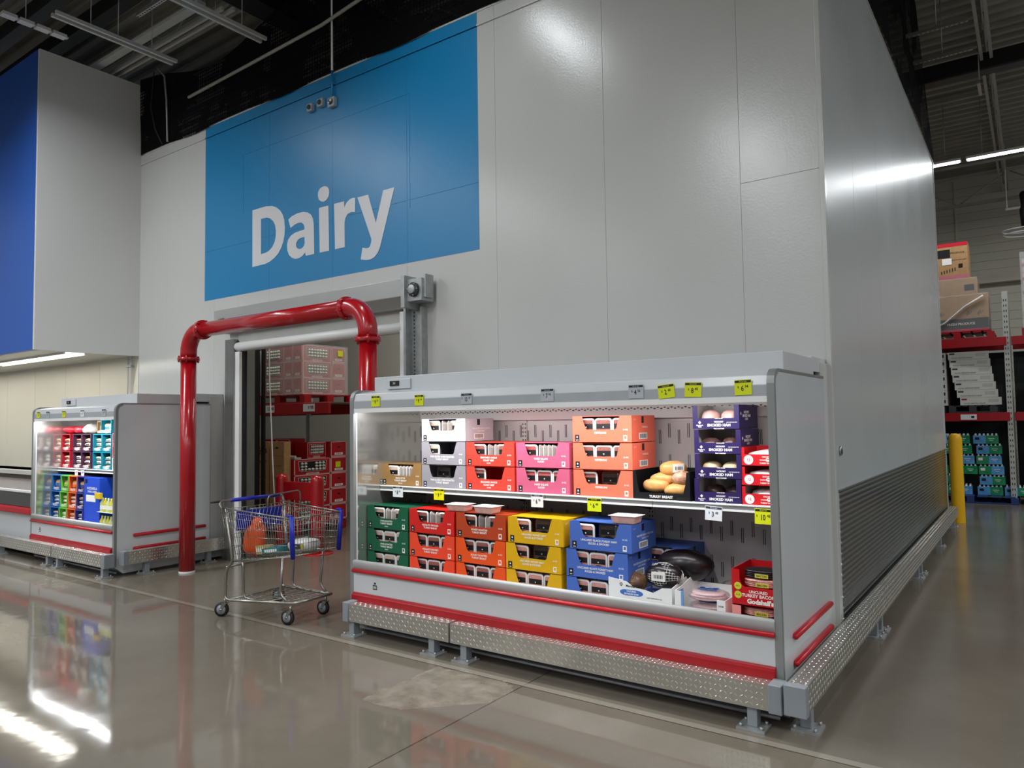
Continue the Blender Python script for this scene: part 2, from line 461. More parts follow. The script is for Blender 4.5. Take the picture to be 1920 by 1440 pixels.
fr = sroot('wall_far')
mb = MB(); mb.box(-22, 8, 20.5, 20.7, 0, 7.5, FARW)
for k in range(1, 36): mb.box(-5, 4, 20.496, 20.501, k*.203, k*.203+.006, mat('mortar', srgb(128, 124, 112), .9))
mb.build('block_wall', fr)
MB().box(-1.38, -1.34, 20.47, 20.5, 0, 7.4, FARW).build('pilaster_joint', fr)
MB().box(-1.2, 4, 20.25, 20.5, 4.72, 4.92, mat('duct_cream', srgb(186, 180, 164), .6)).build('wall_duct', fr, bevel=.01)

# soffit bulkhead over the produce wall on the left
sf = sroot('wall_soffit')
MB().box(-22, -10.5, 4.04, 4.10, 2.67, 6.65, BLUED).build('front_panel', sf)
MB().box(-10.52, -10.46, 4.041, 5.5, 2.67, 6.65, SOFFG).build('side_panel', sf)
MB().box(-22, -10.53, 4.10, 5.4, 2.67, 2.70, WHITEW).build('underside', sf)
for i, x in enumerate((-12.0, -14.9, -17.8)):
    t = thing('soffit_light', ['long recessed light under the blue soffit, the one nearest the grey corner', 'long recessed light under the blue soffit, middle one', 'long recessed light under the blue soffit, farthest left'][i], 'light', (x, 4.60, 2.66), group='lights under the soffit')
    MB().box(-1.4, 1.4, -.15, -.125, -.012, .012, WHITE).box(-1.4, 1.4, .125, .15, -.012, .012, WHITE).build('frame', t)
    MB().box(-1.38, 1.38, -.125, .125, .0, .008, DIFF).build('diffuser', t)

# ---------------- DAIRY sign
sg = thing('department_sign', 'large blue painted sign reading Dairy high on the white wall', 'sign', (0, WY, 0))
mb = MB(); mb.box(-8.80, -4.215, -.002, .002, 3.285, WZ, BLUEP)
mb.build('blue_field', sg)
mb = MB()
for a in (((-7.96, 5.045), (-5.11, 5.052)), ((-5.114, 3.85), (-5.106, 5.05)), ((-7.963, 4.3), (-7.955, 5.05))):
    mb.box(a[0][0], a[1][0], -.005, -.001, a[0][1], a[1][1], BLUEP)
mb.box(-8.80, -4.215, -.0145, .002, 5.455, 5.47, BLUEP).box(-8.80, -4.215, -.0045, -.001, 3.930, 3.936, BLUEP)
for x in (-4.007-1.143, -4.007-2.286, -4.007-3.429): mb.box(x-.003, x+.003, -.004, -.001, 3.29, 5.45, BLUEP)
mb.build('painted_over_joints', sg, bevel=.001, seg=1)
GL = {
 'd': [[(-7.765,4.306),(-7.499,4.306),(-7.376,4.289),(-7.291,4.256),(-7.219,4.205),(-7.171,4.146),(-7.141,4.073),(-7.13,3.98),(-7.137,3.898),(-7.158,3.819),(-7.2,3.749),(-7.253,3.693),(-7.325,3.65),(-7.41,3.618),(-7.509,3.600),(-7.762,3.597)],
       [(-7.592,4.167),(-7.486,4.166),(-7.412,4.143),(-7.351,4.098),(-7.314,4.042),(-7.3,3.978),(-7.302,3.902),(-7.326,3.837),(-7.374,3.783),(-7.435,3.75),(-7.497,3.736),(-7.59,3.732)]],
 'a': [[(-7.065,4.067),(-7.006,4.095),(-6.903,4.113),(-6.789,4.111),(-6.711,4.088),(-6.655,4.051),(-6.622,4.001),(-6.609,3.936),(-6.600,3.590),(-6.746,3.59),(-6.761,3.631),(-6.806,3.598),(-6.868,3.581),(-6.937,3.582),(-7.0,3.603),(-7.052,3.645),(-7.082,3.701),(-7.09,3.77),(-7.07,3.827),(-7.018,3.868),(-6.937,3.892),(-6.772,3.902),(-6.772,3.935),(-6.789,3.967),(-6.829,3.993),(-6.891,3.998),(-6.96,3.985),(-7.024,3.961)],
       [(-6.772,3.813),(-6.834,3.814),(-6.891,3.799),(-6.923,3.763),(-6.923,3.73),(-6.902,3.701),(-6.857,3.684),(-6.811,3.691),(-6.78,3.712),(-6.767,3.739)]],
 'i': [[(-6.517,4.106),(-6.356,4.105),(-6.347,3.590),(-6.505,3.591)],
       [(-6.419,4.338),(-6.377,4.323),(-6.35,4.291),(-6.342,4.249),(-6.353,4.208),(-6.388,4.175),(-6.436,4.163),(-6.484,4.176),(-6.52,4.204),(-6.536,4.248),(-6.531,4.294),(-6.5,4.326),(-6.462,4.338)]],
 'r': [[(-6.261,4.106),(-6.099,4.103),(-6.093,4.035),(-6.06,4.078),(-6.009,4.107),(-5.959,4.115),(-5.919,4.109),(-5.922,3.951),(-5.98,3.961),(-6.04,3.951),(-6.076,3.915),(-6.091,3.862),(-6.088,3.591),(-6.247,3.591)]],
 'y': [[(-5.884,4.104),(-5.718,4.104),(-5.602,3.778),(-5.489,4.105),(-5.325,4.106),(-5.521,3.562),(-5.545,3.499),(-5.579,3.45),(-5.626,3.413),(-5.688,3.396),(-5.756,3.4),(-5.836,3.418),(-5.808,3.542),(-5.755,3.527),(-5.716,3.525),(-5.692,3.541),(-5.673,3.586),(-5.67,3.613)]]}
for k, loops in GL.items():
    c = bpy.data.curves.new('glyph', 'CURVE'); c.dimensions = '2D'; c.fill_mode = 'BOTH'; c.extrude = .0015
    for lp in loops:
        sp = c.splines.new('POLY'); sp.points.add(len(lp)-1); sp.use_cyclic_u = True
        for q, (a, b) in zip(sp.points, lp): q.co = (a, b, 0, 1)
    o = bpy.data.objects.new('glyph', c); col.objects.link(o)
    me = bpy.data.meshes.new_from_object(o.evaluated_get(bpy.context.evaluated_depsgraph_get()))
    bpy.data.objects.remove(o)
    mb = MB(); mb.add([(v.co.x, -.0045+v.co.z, v.co.y) for v in me.vertices], [tuple(p.vertices) for p in me.polygons], LETTER)
    mb.build('letter', sg)

# ---------------- junction boxes + conduit on the sign
def jbox(x, z, lab, big=False):
    t = thing('junction_box', lab, 'junction box', (x, WY-.003, z), group='junction boxes on the blue sign')
    h = .045 if not big else .055
    MB().box(-h, h, -.05, 0, -h, h, GALV).build('box', t, bevel=.008)
    mb = MB().cyl((0, -.05, 0), (0, -.06, 0), h*.62, DGREY, 14)
    if big: mb.cyl((.012, -.06, .01), (.012, -.068, .01), .016, WHITE, 8).cyl((-.02, -.06, -.012), (-.02, -.068, -.012), .012, WHITE, 8)
    mb.build('socket', t)
jbox(-6.632, 5.29, 'small square grey box on the blue sign, leftmost of three')
jbox(-6.452, 5.30, 'small square grey box on the blue sign, middle of three')
jbox(-6.262, 5.255, 'grey junction box at the foot of the white conduit', True)
t = thing('conduit', 'thin vertical conduit dropping from the ceiling to the blue sign box', 'conduit', (-6.262, WY-.03, 0))
MB().cyl((0, 0, WZ+.02), (0, 0, 7.415), .013, WHITE, 8).build('upper_pipe', t)
MB().cyl((0, 0, 5.31), (0, 0, WZ+.02), .013, BLUEP, 8).build('painted_pipe', t)
MB().box(-.035, .035, -.012, .03, 5.46, 5.475, BLUEP).build('clamp', t)

# ---------------- conduits at the soffit corner and small wall lock
t = thing('wall_conduit', 'thin white conduit pair in the corner below the soffit', 'conduit', (-10.62, WY, 0))
MB().cyl((0, -.03, 2.05), (0, -.03, 2.67), .014, WHITE, 8).build('pipe', t)
MB().cyl((-.09, -.03, 2.05), (-.09, -.03, 2.67), .009, WHITE, 8).build('pipe', t)
MB().box(-.12, .03, -.05, 0, 2.52, 2.545, GALV).build('clamp', t)
t = thing('wall_lock', 'small oval keyhole plate on the side wall near the corner', 'lock', (-1.14, 5.60, 1.41))
MB().tube([(0, .0, 0), (.012, 0, 0)], .035, ALU, 14).build('plate', t)
MB().cyl((.012, 0, -.005), (.016, 0, -.005), .018, DGREY, 10).build('keyhole', t)

# ---------------- roll-up door
d = sroot('door_1')
MB().box(-8.20, -8.02, WY-.09, WY, 0, 2.72, STEEL).build('left_jamb', d, bevel=.004)
MB().box(-8.02, -7.93, WY-.07, WY-.03, 0, 2.56, WHITE).build('left_guide', d, bevel=.003)
MB().box(-5.20, -5.10, WY-.07, WY-.02, 0, 2.78, WHITE).build('right_guide', d, bevel=.003)
mb = MB(); mb.box(-5.10, -5.07, WY-.12, WY, 0, 2.80, GALV).box(-5.07, -4.90, WY-.03, WY, 0, 2.80, GALV).box(-4.90, -4.885, WY-.09, WY, 0, 2.80, GALV)
for i in range(70):
    z = .06+i*.039
    for x in (-5.035, -4.935): mb.box(x-.007, x+.007, WY-.0315, WY-.029, z, z+.018, DGREY)
mb.build('chain_track', d)
mb = MB()
mb.prism([(WY, 2.80), (WY-.10, 2.80), (WY-.22, 2.90), (WY-.22, 3.075), (WY, 3.085)], 'x', -8.24, -5.02, mat('hood_steel', srgb(176, 177, 174), .34, metal=.35, var=.04, vs=1.5))
mb.build('hood', d, bevel=.006)
mb = MB()
for z in (2.84, 3.05):
    for y in (WY-.19, WY-.03): mb.cyl((-5.02, y, z), (-5.008, y, z), .012, DGREY, 8)
mb.box(-8.14, -8.02, WY-.224, WY-.219, 2.925, 2.965, PRINTK)
mb.text('Rytec', (-8.08, WY-.2255, 2.945), XD, ZD, .034, PRINTW, .02)
mb.build('hood_badge', d)
MB().box(-5.02, -4.97, WY-.24, WY, 2.78, 3.10, GALV).build('end_bracket', d, bevel=.003)
mb = MB(); mb.box(-4.97, -4.78, WY-.20, WY-.02, 2.84, 3.06, GALV).cyl((-4.875, WY-.20, 2.95), (-4.875, WY-.23, 2.95), .07, DGREY, 18).cyl((-4.875, WY-.23, 2.95), (-4.875, WY-.25, 2.95), .045, GALV, 14)
for a in range(6): mb.cyl((-4.875+.06*cos(a), WY-.23, 2.95+.06*sin(a)), (-4.875+.06*cos(a), WY-.24, 2.95+.06*sin(a)), .008, GALV, 6)
mb.box(-4.78, -4.755, WY-.17, WY-.05, 2.87, 3.10, GALV)
mb.build('motor', d, bevel=.004)
MB().box(-8.01, -5.2, WY-.03, WY-.015, 2.66, 2.95, mat('door_curtain', srgb(176, 176, 172), .5)).build('curtain', d)
MB().tube([(-8.02, WY-.03, 2.625), (-5.19, WY-.03, 2.625)], .055, WHITE, 14).build('bottom_bar', d)
# inner sides of the opening
MB().box(-8.05, -7.99, WY-.03, WY+.07, 0, 2.7, DGREY).box(-8.05, -7.97, WY+.07, WY+.18, 0, 2.9, STEEL).box(-5.24, -5.16, WY+.10, WY+.18, 0, 2.9, INW).build('reveal', d)
t = thing('strip_curtain', 'dark bundled strip curtain hanging just inside the left door jamb', 'strip curtain', (-8.56, 5.95, 0))
for i in range(4):
    MB().box(-.05+i*.085, .03+i*.085, -.03+(i % 2)*.03, -.02+(i % 2)*.03, .05, 3.0, DGREY if i < 2 else BLACK).build('strip', t)
MB().box(-.1, .36, -.05, .03, 3.0, 3.06, STEEL).box(.1, .14, -.03, .01, 3.06, 5.415, STEEL).build('rail', t)
t = thing('pull_cord', 'thin pale cord hanging inside the door beside the black strips', 'cord', (-8.02, 5.82, 0))
MB().tube([(0, 0, 5.415), (0, 0, 3.1), (.01, .01, 2.2), (.06, .02, 1.2), (.12, .02, .45)], .008, WHITE, 6).build('cord', t)

# ---------------- red pipe guard before the door
def pipe_guard():
    t = thing('pipe_guard', 'tall red steel pipe frame standing in front of the roll-up door', 'pipe guard', (-7.88, 4.64, 0))
    r = .085; H = 2.735; Wd = 2.95
    for x in (0, Wd):
        MB().cyl((x, 0, 0), (x, 0, H-.30), r, RED, 28).build('post', t)
    MB().tube([(.24, 0, H), (Wd-.24, 0, H)], r*.97, RED, 28).build('beam', t)
    for x, s_ in ((0, 1), (Wd, -1)):
        pts = [(x, 0, H-.30)]+[(x+s_*(.24-.24*cos(a*pi/2/8)), 0, H-.24+.24*sin(a*pi/2/8)) for a in range(9)]+[(x+s_*.28, 0, H)]
        e = MB().tube(pts, r*1.06, RED, 28).build('elbow', t)
        MB().cyl((x, 0, H-.335), (x, 0, H-.30), r*1.42, RED, 28).build('flange', t)
        MB().cyl((x+s_*.27, 0, H), (x+s_*.30, 0, H), r*1.3, RED, 28).build('flange', t)
        mb = MB()
        for k in range(6):
            a = k*pi/3+.3
            mb.cyl((x+r*1.25*cos(a), r*1.25*sin(a), H-.355), (x+r*1.25*cos(a), r*1.25*sin(a), H-.28), .012, RED, 6)
            mb.cyl((x+s_*.255, r*1.17*cos(a), H+r*1.17*sin(a)), (x+s_*.32, r*1.17*cos(a), H+r*1.17*sin(a)), .010, RED, 6)
        mb.build('bolts', t)
    MB().lathe([(r*1.02, .0), (r*1.02, .012), (r, .02)], WHITE, (0, 0, 0)).build('floor_sealant', t)
pipe_guard()
t = thing('door_barrier', 'low red barrier of two round posts and a plate inside the cooler', 'barrier', (-8.25, 6.2, 0))
for x in (0, .72):
    MB().lathe([(.085, 0), (.085, .93), (.075, .965), (.045, .99), (0, 1.0)], RED, (x, 0, 0)).build('post', t)
MB().box(.06, .66, -.03, .03, .66, .90, RED).build('crossbar', t, bevel=.01)
MB().lathe([(.20, 0), (.20, .012), (.0, .014)], RED, (0, 0, 0)).build('base_plate', t)
MB().lathe([(.20, 0), (.20, .012), (.0, .014)], RED, (.72, 0, 0)).build('base_plate', t)

# ---------------- guard rails (tread plate bumpers)
def rail(x0, x1, posts, lab, capL=True, capR=True, cat='bumper rail'):
    t = thing('bumper_rail', lab, cat, (0, 0, 0), group='tread plate bumper rails')
    a = x0+(.06 if capL else 0); b = x1-(.07 if capR else 0)
    MB().box(a, b, 3.935, 4.03, .118, .250, TREAD_F).lugs((a+.005, 3.935, .122), XD, ZD, b-a-.01, .124, TREAD_F).lugs((a+.005, 3.94, .250), XD, YD, b-a-.01, .09, TREAD_F).build('tread_plate', t)
    if capL: MB().box(x0, a, 3.925, 4.04, .110, .260, GREYP).build('end_cap', t, bevel=.005)
    if capR: MB().box(b, x1, 3.925, 4.04, .110, .260, GREYP).build('end_cap', t, bevel=.005)
    for p in posts:
        c = MB().box(p-.027, p+.027, 3.955, 4.02, .012, .125, GREYP).build('post', t, bevel=.004)
        mb = MB().box(p-.075, p+.075, 3.915, 4.045, 0, .012, GALV)
        for u in (-.055, .055):
            for v in (3.935, 4.025): mb.cyl((p+u, v, .012), (p+u, v, .028), .009, GALV, 6)
        mb.build('base_plate', c)
rail(-4.47, -3.39, (-4.40, -3.57), 'diamond plate bumper rail, shorter left piece under the long display case', capR=False)
rail(-3.375, -1.125, (-3.275, -1.29), 'diamond plate bumper rail, longer right piece under the long display case', capL=False)
rail(-9.60, -8.29, (-9.50, -8.40), 'tread plate bumper rail in front of the left display case, beside its end panel', capL=False)
rail(-12.4, -9.615, (-9.77, -11.2, -12.3), 'tread plate bumper rail running left below the low freezer', capL=False, capR=False)
rail(-15.6, -12.415, (-12.6, -15.4), 'tread plate bumper rail at the far left below the freezer', capL=False, capR=False)
def srail(x, y0, y1, posts, lab, wd=.10):
    t = thing('bumper_rail', lab, 'bumper rail', (x, 0, 0), group='tread plate bumper rails')
    MB().box(-wd/2, wd/2, y0+.055, y1, .135, .278, TREAD_F).lugs((wd/2, y0+.06, .141), YD, ZD, y1-y0-.07, .131, TREAD_F).lugs((wd/2-.005, y0+.06, .278), YD, (-1,0,0), y1-y0-.07, .09, TREAD_F).build('tread_plate', t)
    MB().box(-wd/2-.006, wd/2+.006, y0, y0+.055, .128, .284, GREYP).build('end_cap', t, bevel=.005)
    for p in posts:
        c = MB().box(-.03, .03, p-.027, p+.027, .012, .137, GREYP).build('post', t, bevel=.004)
        mb = MB().box(-.065, .075, p-.075, p+.075, 0, .012, GALV)
        for u in (-.05, .055):
            for v in (-.055, .055): mb.cyl((u, p+v, .012), (u, p+v, .028), .009, GALV, 6)
        mb.build('base_plate', c)
srail(-1.052, 3.90, 12.9, (4.12, 6.10, 6.30, 8.50, 8.75, 10.67, 12.6), 'very long tread plate bumper rail along the foot of the side wall')
srail(-8.235, 4.08, 5.33, (4.36, 5.12), 'short tread plate bumper rail along the left case end panel')

# ---------------- bollard
t = tag(MB().lathe([(.092, 0), (.092, 1.27), (.088, 1.305), (.072, 1.342), (.045, 1.362), (0, 1.368)], YEL, (0, 0, 0), 32).build('bollard', loc=(-1.02, 13.2, 0)),
        'tall round yellow plastic covered bollard at the far end of the side wall', 'bollard')

# ---------------- netting above the cooler walls
mb = MB(); N = 46
def ntop(u):  # u 0..1 along X
    return 6.72-.28*sin(pi*min(1, u*2.6))+.75*max(0, u-.38)**.7+.05*sin(u*23)
for i in range(N):
    u0, u1 = i/N, (i+1)/N
    x0, x1 = -10.44+u0*9.28, -10.44+u1*9.28
    yy = lambda u, k: 5.383+.004*sin(u*17+k*2)-.006*k
    zz = lambda u, k: 5.60+.022*sin(u*31)*(1-k/4)+(ntop(u)-5.60)*k/4
    for k in range(4):
        mb.quad((x0, yy(u0,k), zz(u0,k)), (x1, yy(u1,k), zz(u1,k)), (x1, yy(u1,k+1), zz(u1,k+1)), (x0, yy(u0,k+1), zz(u0,k+1)), NET)
tag(mb.build('bird_netting'), 'black netting draped above the top edge of the front wall', 'netting')
mb = MB(); N = 30
def nt2(u): return 7.40 if u < .80 else 7.40-1.75*((u-.80)/.20)**1.1
for i in range(N):
    u0, u1 = i/N, (i+1)/N
    y0, y1 = 5.5+u0*7.4, 5.5+u1*7.4
    xx = lambda u, k: -1.118+.008*sin(u*19+k*1.7)
    for k in range(4):
        z = lambda u, k: 5.61+(nt2(u)-5.61)*k/4
        mb.quad((xx(u0,k), y0, z(u0,k)), (xx(u1,k), y1, z(u1,k)), (xx(u1,k+1), y1, z(u1,k+1)), (xx(u0,k+1), y0, z(u0,k+1)), NET)
tag(mb.build('bird_netting'), 'black netting rising above the top of the receding side wall', 'netting')

# ---------------- ceiling steelwork
def strut(name, lab, cat, pts, r, m, group=None):
    t = MB().tube(pts, r, m, 8).build(name); return tag(t, lab, cat, group)
def joist(lab, p0, p1, z0, z1, axis, m=DECKD, grp='open web roof joists', rng=1.0, cs=.035):
    """bottom double angle, top chord, zigzag web"""
    t = thing('roof_joist', lab, 'roof joist', (0, 0, 0), group=grp)
    (x0, y0), (x1, y1) = p0, p1; dx = 0 if axis == 'X' else 1; L = abs(x1-x0)+abs(y1-y0)
    def bx(o, z, h):
        if axis == 'X': return MB().box(x0, x1, y0+o-.02, y0+o+.02, z, z+h, m)
        return MB().box(x0+o-.02, x0+o+.02, y0, y1, z, z+h, m)
    for o in (-cs, cs): bx(o, z0, .06).build('bottom_chord', t)
    bx(0, z1, .06).build('top_chord', t)
    mb = MB(); n = int(L/rng)
    for i in range(n):
        a, b = i/n, (i+1)/n; mdl = (a+b)/2
        P = lambda u, z: (x0+(x1-x0)*u, y0+(y1-y0)*u, z)
        mb.cyl(P(a, z1+.02), P(mdl, z0+.04), .014, m, 6); mb.cyl(P(mdl, z0+.04), P(b, z1+.02), .014, m, 6)
    mb.build('web', t)
joist('roof joist running lengthwise over the right aisle', (-.36, 6), (-.36, 20.4), 6.86, 7.36, 'Y', cs=.06)
joist('roof joist at the right ceiling, parallel to the one over the aisle', (3.9, 2), (3.9, 20.4), 6.86, 7.36, 'Y')
joist('cream truss crossing in front of the far block wall', (-8, 19.2), (7.5, 19.2), 6.35, 6.98, 'X', rng=1.9)
joist('pale joist crossing the left ceiling beside the grey soffit top', (-14, 5.35), (-4.0, 5.35), 6.98, 7.36, 'X', rng=1.2, cs=.09)
joist('dark joist crossing high over the netting', (-14, 7.4), (-1.5, 7.4), 6.95, 7.36, 'X', rng=1.2)
joist('roof joist over the front aisle', (-18, 1.5), (7.5, 1.5), 6.95, 7.36, 'X', rng=1.2)
joist('roof joist behind the viewer', (-18, -4.5), (7.5, -4.5), 6.95, 7.36, 'X', rng=1.2)
for y, z, lab in ((3.45, 6.95, 'black duct crossing the top left corner, nearest'), (3.95, 6.95, 'black duct crossing the top left corner, middle'), (4.55, 7.05, 'black duct crossing the top left corner, farthest')):
    tag(MB().box(-18, -7.4-.4*(y-3.4), y-.08, y+.08, z, z+.2, BLACK).build('duct'), lab, 'duct', 'black ducts at the top left')
tag(MB().box(-8.0, -7.55, 3.8, 6.3, 6.9, 7.25, BLACK).build('duct', bevel=.05), 'wide black duct ending above the netting at the top of the picture', 'duct')
tag(MB().box(-6.9, -6.7, 5.2, 8.6, 6.8, 7.0, BLACK).build('duct', bevel=.02), 'thin black duct high behind the netting', 'duct')
tag(MB().box(-1.6, 7.5, 12.6, 12.85, 6.72, 6.98, BLACK).build('duct', bevel=.02), 'black duct crossing the ceiling above the right aisle', 'duct')
# light rails with drop rods
def fixture(x, y, L, ax, i, lab):
    t = thing('strip_light', lab, 'ceiling light', (x, y, LIGHT_Z), 0 if ax == 'X' else pi/2, group='ceiling strip lights')
    twin = STRIPS[i][5]
    mb = MB()
    if twin: mb.box(-L/2, L/2, -.085, .085, .008, .05, WHITE)
    else:
        mb.box(-L/2, L/2, -.09, -.082, -.03, .06, GALV).box(-L/2, L/2, .082, .09, -.03, .06, GALV).box(-L/2, L/2, -.09, .09, .055, .065, GALV)
        for e in (-L/2, L/2-.01): mb.box(e, e+.01, -.09, .09, -.03, .06, GALV)
    mb.build('housing', t)
    if twin:
        for s_ in (-.045, .045): MB().box(-L/2+.02, L/2-.02, s_-.017, s_+.017, -.004, .008, TUBE).build('tube', t)
    else: MB().box(-L/2+.02, L/2-.02, -.075, .075, .02, .03, WHITE).build('reflector', t)
    for e in (-L/2+.25, L/2-.25): MB().cyl((e, 0, .05), (e, 0, 7.415-LIGHT_Z), .006, GALV, 6).build('drop_rod', t)
names = {0: 'ceiling strip light nearest the front wall above the shopping cart', 1: 'ceiling strip light, second from the front wall above the cart aisle', 2: 'ceiling strip light, third from the front wall above the cart aisle',
 3: 'ceiling strip light in the top left corner beside the blue soffit', 4: 'ceiling strip light, second in the row beside the blue soffit', 5: 'ceiling strip light, third in the row beside the blue soffit',
 6: 'ceiling strip light of the far left row, nearer the soffit', 7: 'ceiling strip light of the far left row, farther from the soffit', 8: 'ceiling strip light behind the viewer, nearer', 9: 'ceiling strip light behind the viewer, farther',
 10: 'added unseen strip light to the right of the viewer, near', 11: 'added unseen strip light to the right of the viewer, ahead', 12: 'bright twin tube light ending behind the side wall edge', 13: 'bright twin tube light crossing the right edge above the racks', 14: 'twin tube light beyond the right edge of the racks', 15: 'twin tube light over the right aisle'}
for i, q in enumerate(STRIPS): fixture(q[0], q[1], q[2], q[3], i, names[i])
for k in range(4):
    y = 3.16+k*.172
    mb = MB().box(-.05, .05, 0, .145, 0, .035, mat('lamp_segment', srgb(206, 206, 206), .4)).box(-.03, .03, .145, .172, .01, .025, GALV)
    if k == 1: mb.cyl((0, .07, .035), (0, .07, 7.415-6.27), .006, GALV, 6)
    if k == 0: segl = thing('track_light', 'unlit track of four pale lamp segments at the top left corner', 'ceiling light', (-9.19, 3.16, 6.27))
    mb.build('lamp_segment', segl, loc=(0, k*.172, 0))
def railx(y, x0, x1, z, w_, lab):
    t = thing('ceiling_channel', lab, 'ceiling channel', (x0, y, z), group='pale channels crossing the top left ceiling')
    MB().box(0, x1-x0, -w_, w_, 0, .045, mat('channel_grey', srgb(186, 186, 182), .5)).build('channel', t)
    for e in (.5, x1-x0-.4): MB().cyl((e, 0, .045), (e, 0, 7.415-z), .006, GALV, 6).build('drop_rod', t)
railx(4.84, -12.5, -8.0, 6.75, .055, 'widest pale channel crossing the ceiling behind the grey soffit top')
railx(5.06, -12.5, -7.9, 6.75, .016, 'first thin pale channel beside the wide one at the top left')
railx(5.15, -12.5, -7.8, 6.75, .016, 'second thin pale channel beside the wide one at the top left')
def raill(x, y0, y1, z, lab):
    t = thing('lighting_rail', lab, 'ceiling rail', (x, 0, z), group='pale ceiling rails')
    for s_ in (-.05, .05): MB().box(s_-.018, s_+.018, y0, y1, 0, .04, mat('rail_grey', srgb(196, 196, 192), .5)).build('channel', t)
    for e in (y0+.4, (y0+y1)/2, y1-.3): MB().cyl((0, e, .04), (0, e, 7.415-z), .006, GALV, 6).build('drop_rod', t)
raill(-8.84, 3.55, 4.98, 6.32, 'pale double rail hanging just right of the grey soffit top')
raill(-7.46, 2.6, 5.33, 6.32, 'pale rail hanging from the ceiling over the netting edge')
for x0, x1, y, lab in ((-8.1, -7.45, 4.12, 'short perforated strut at the top left of the ceiling'), (-1.1, -.45, 10.0, 'perforated strut on the right ceiling, nearest'), (-1.12, -.45, 10.83, 'perforated strut on the right ceiling, middle')):
    mb = MB().box(x0, x1, y-.02, y+.02, 6.3, 6.34, ALU)
    for k in range(int((x1-x0)/.05)): mb.box(x0+k*.05, x0+k*.05+.025, y-.008, y+.008, 6.298, 6.3005, DGREY)
    mb.cyl(((x0+x1)/2, y, 6.34), ((x0+x1)/2, y, 7.415), .006, ALU, 6)
    tag(mb.build('perforated_strut'), lab, 'strut', 'perforated struts')
mb = MB().box(-.47, -.43, 12.0, 12.5, 6.30, 6.34, ALU).cyl((-.45, 12.3, 6.34), (-.45, 12.3, 7.415), .006, ALU, 6)
tag(mb.build('perforated_strut'), 'short upright perforated strut below the black duct at right', 'strut', 'perforated struts')
strut('ribbed_conduit', 'ribbed conduit slanting along the netting above the wall', 'conduit', [(-9.1, 5.33, 6.08), (-7.9, 5.33, 6.12), (-6.4, 5.33, 6.17), (-5.0, 5.33, 6.34), (-4.0, 5.33, 6.6)], .02, DECKD)
strut('hanging_cable', 'grey cable looping down to the wall top beside the soffit', 'cable', [(-9.9, 5.33, 6.72), (-9.72, 5.33, 6.55), (-9.66, 5.33, 6.2), (-9.68, 5.36, 5.62)], .014, GALV)
strut('hanging_cable', 'thin dark cable hanging left of the grey looping cable', 'cable', [(-10.0, 5.33, 6.7), (-10.08, 5.33, 6.2), (-9.95, 5.33, 5.85), (-9.82, 5.36, 5.62)], .007, DGREY)
strut('sprinkler_pipe', 'pale sprinkler pipe crossing the ceiling above the right racks', 'pipe', [(-1.6, 14.6, 7.2), (7, 14.6, 7.2)], .035, DECKD)
strut('sprinkler_pipe', 'pale pipe crossing just beyond the twin tube light', 'pipe', [(-4, 16.9, 6.62), (7, 16.9, 6.62)], .04, DECKD)
# fan / sprayer on its pipe, far right
t = thing('hanging_fan', 'black fan head on a white arm hanging near the far right wall', 'fan', (-.30, 18.6, 0))
MB().cyl((0, 0, 5.98), (0, 0, 7.415), .012, WHITE, 6).build('drop_rod', t)
MB().tube([(-.03, 0, 6.0), (1.0, 0, 6.0)], .03, WHITE, 10).build('arm', t)
MB().tube([(.30, 0, 6.33), (.30, 0, 6.28), (.30, 0, 6.05), (.31, 0, 5.95), (.33, 0, 5.58)], [.05, .08, .06, .10, .10], BLACK, 14).build('motor', t)
MB().tube([(-.02+.33+.42*cos(a*pi/12), .3*sin(a*pi/12), 5.52) for a in range(24)], .014, WHITE, 6, closed=True).tube([(.33+.42*cos(a*pi/12), .3*sin(a*pi/12), 5.44) for a in range(24)], .014, WHITE, 6, closed=True).build('cage', t)
def rebase(t, loc):
    """move the thing's empty to its base without moving its parts"""
    d = Vector(loc)-Vector(t.location)
    t.location = loc
    for c in bpy.data.objects:
        if c.parent == t: c.location = Vector(c.location)-d
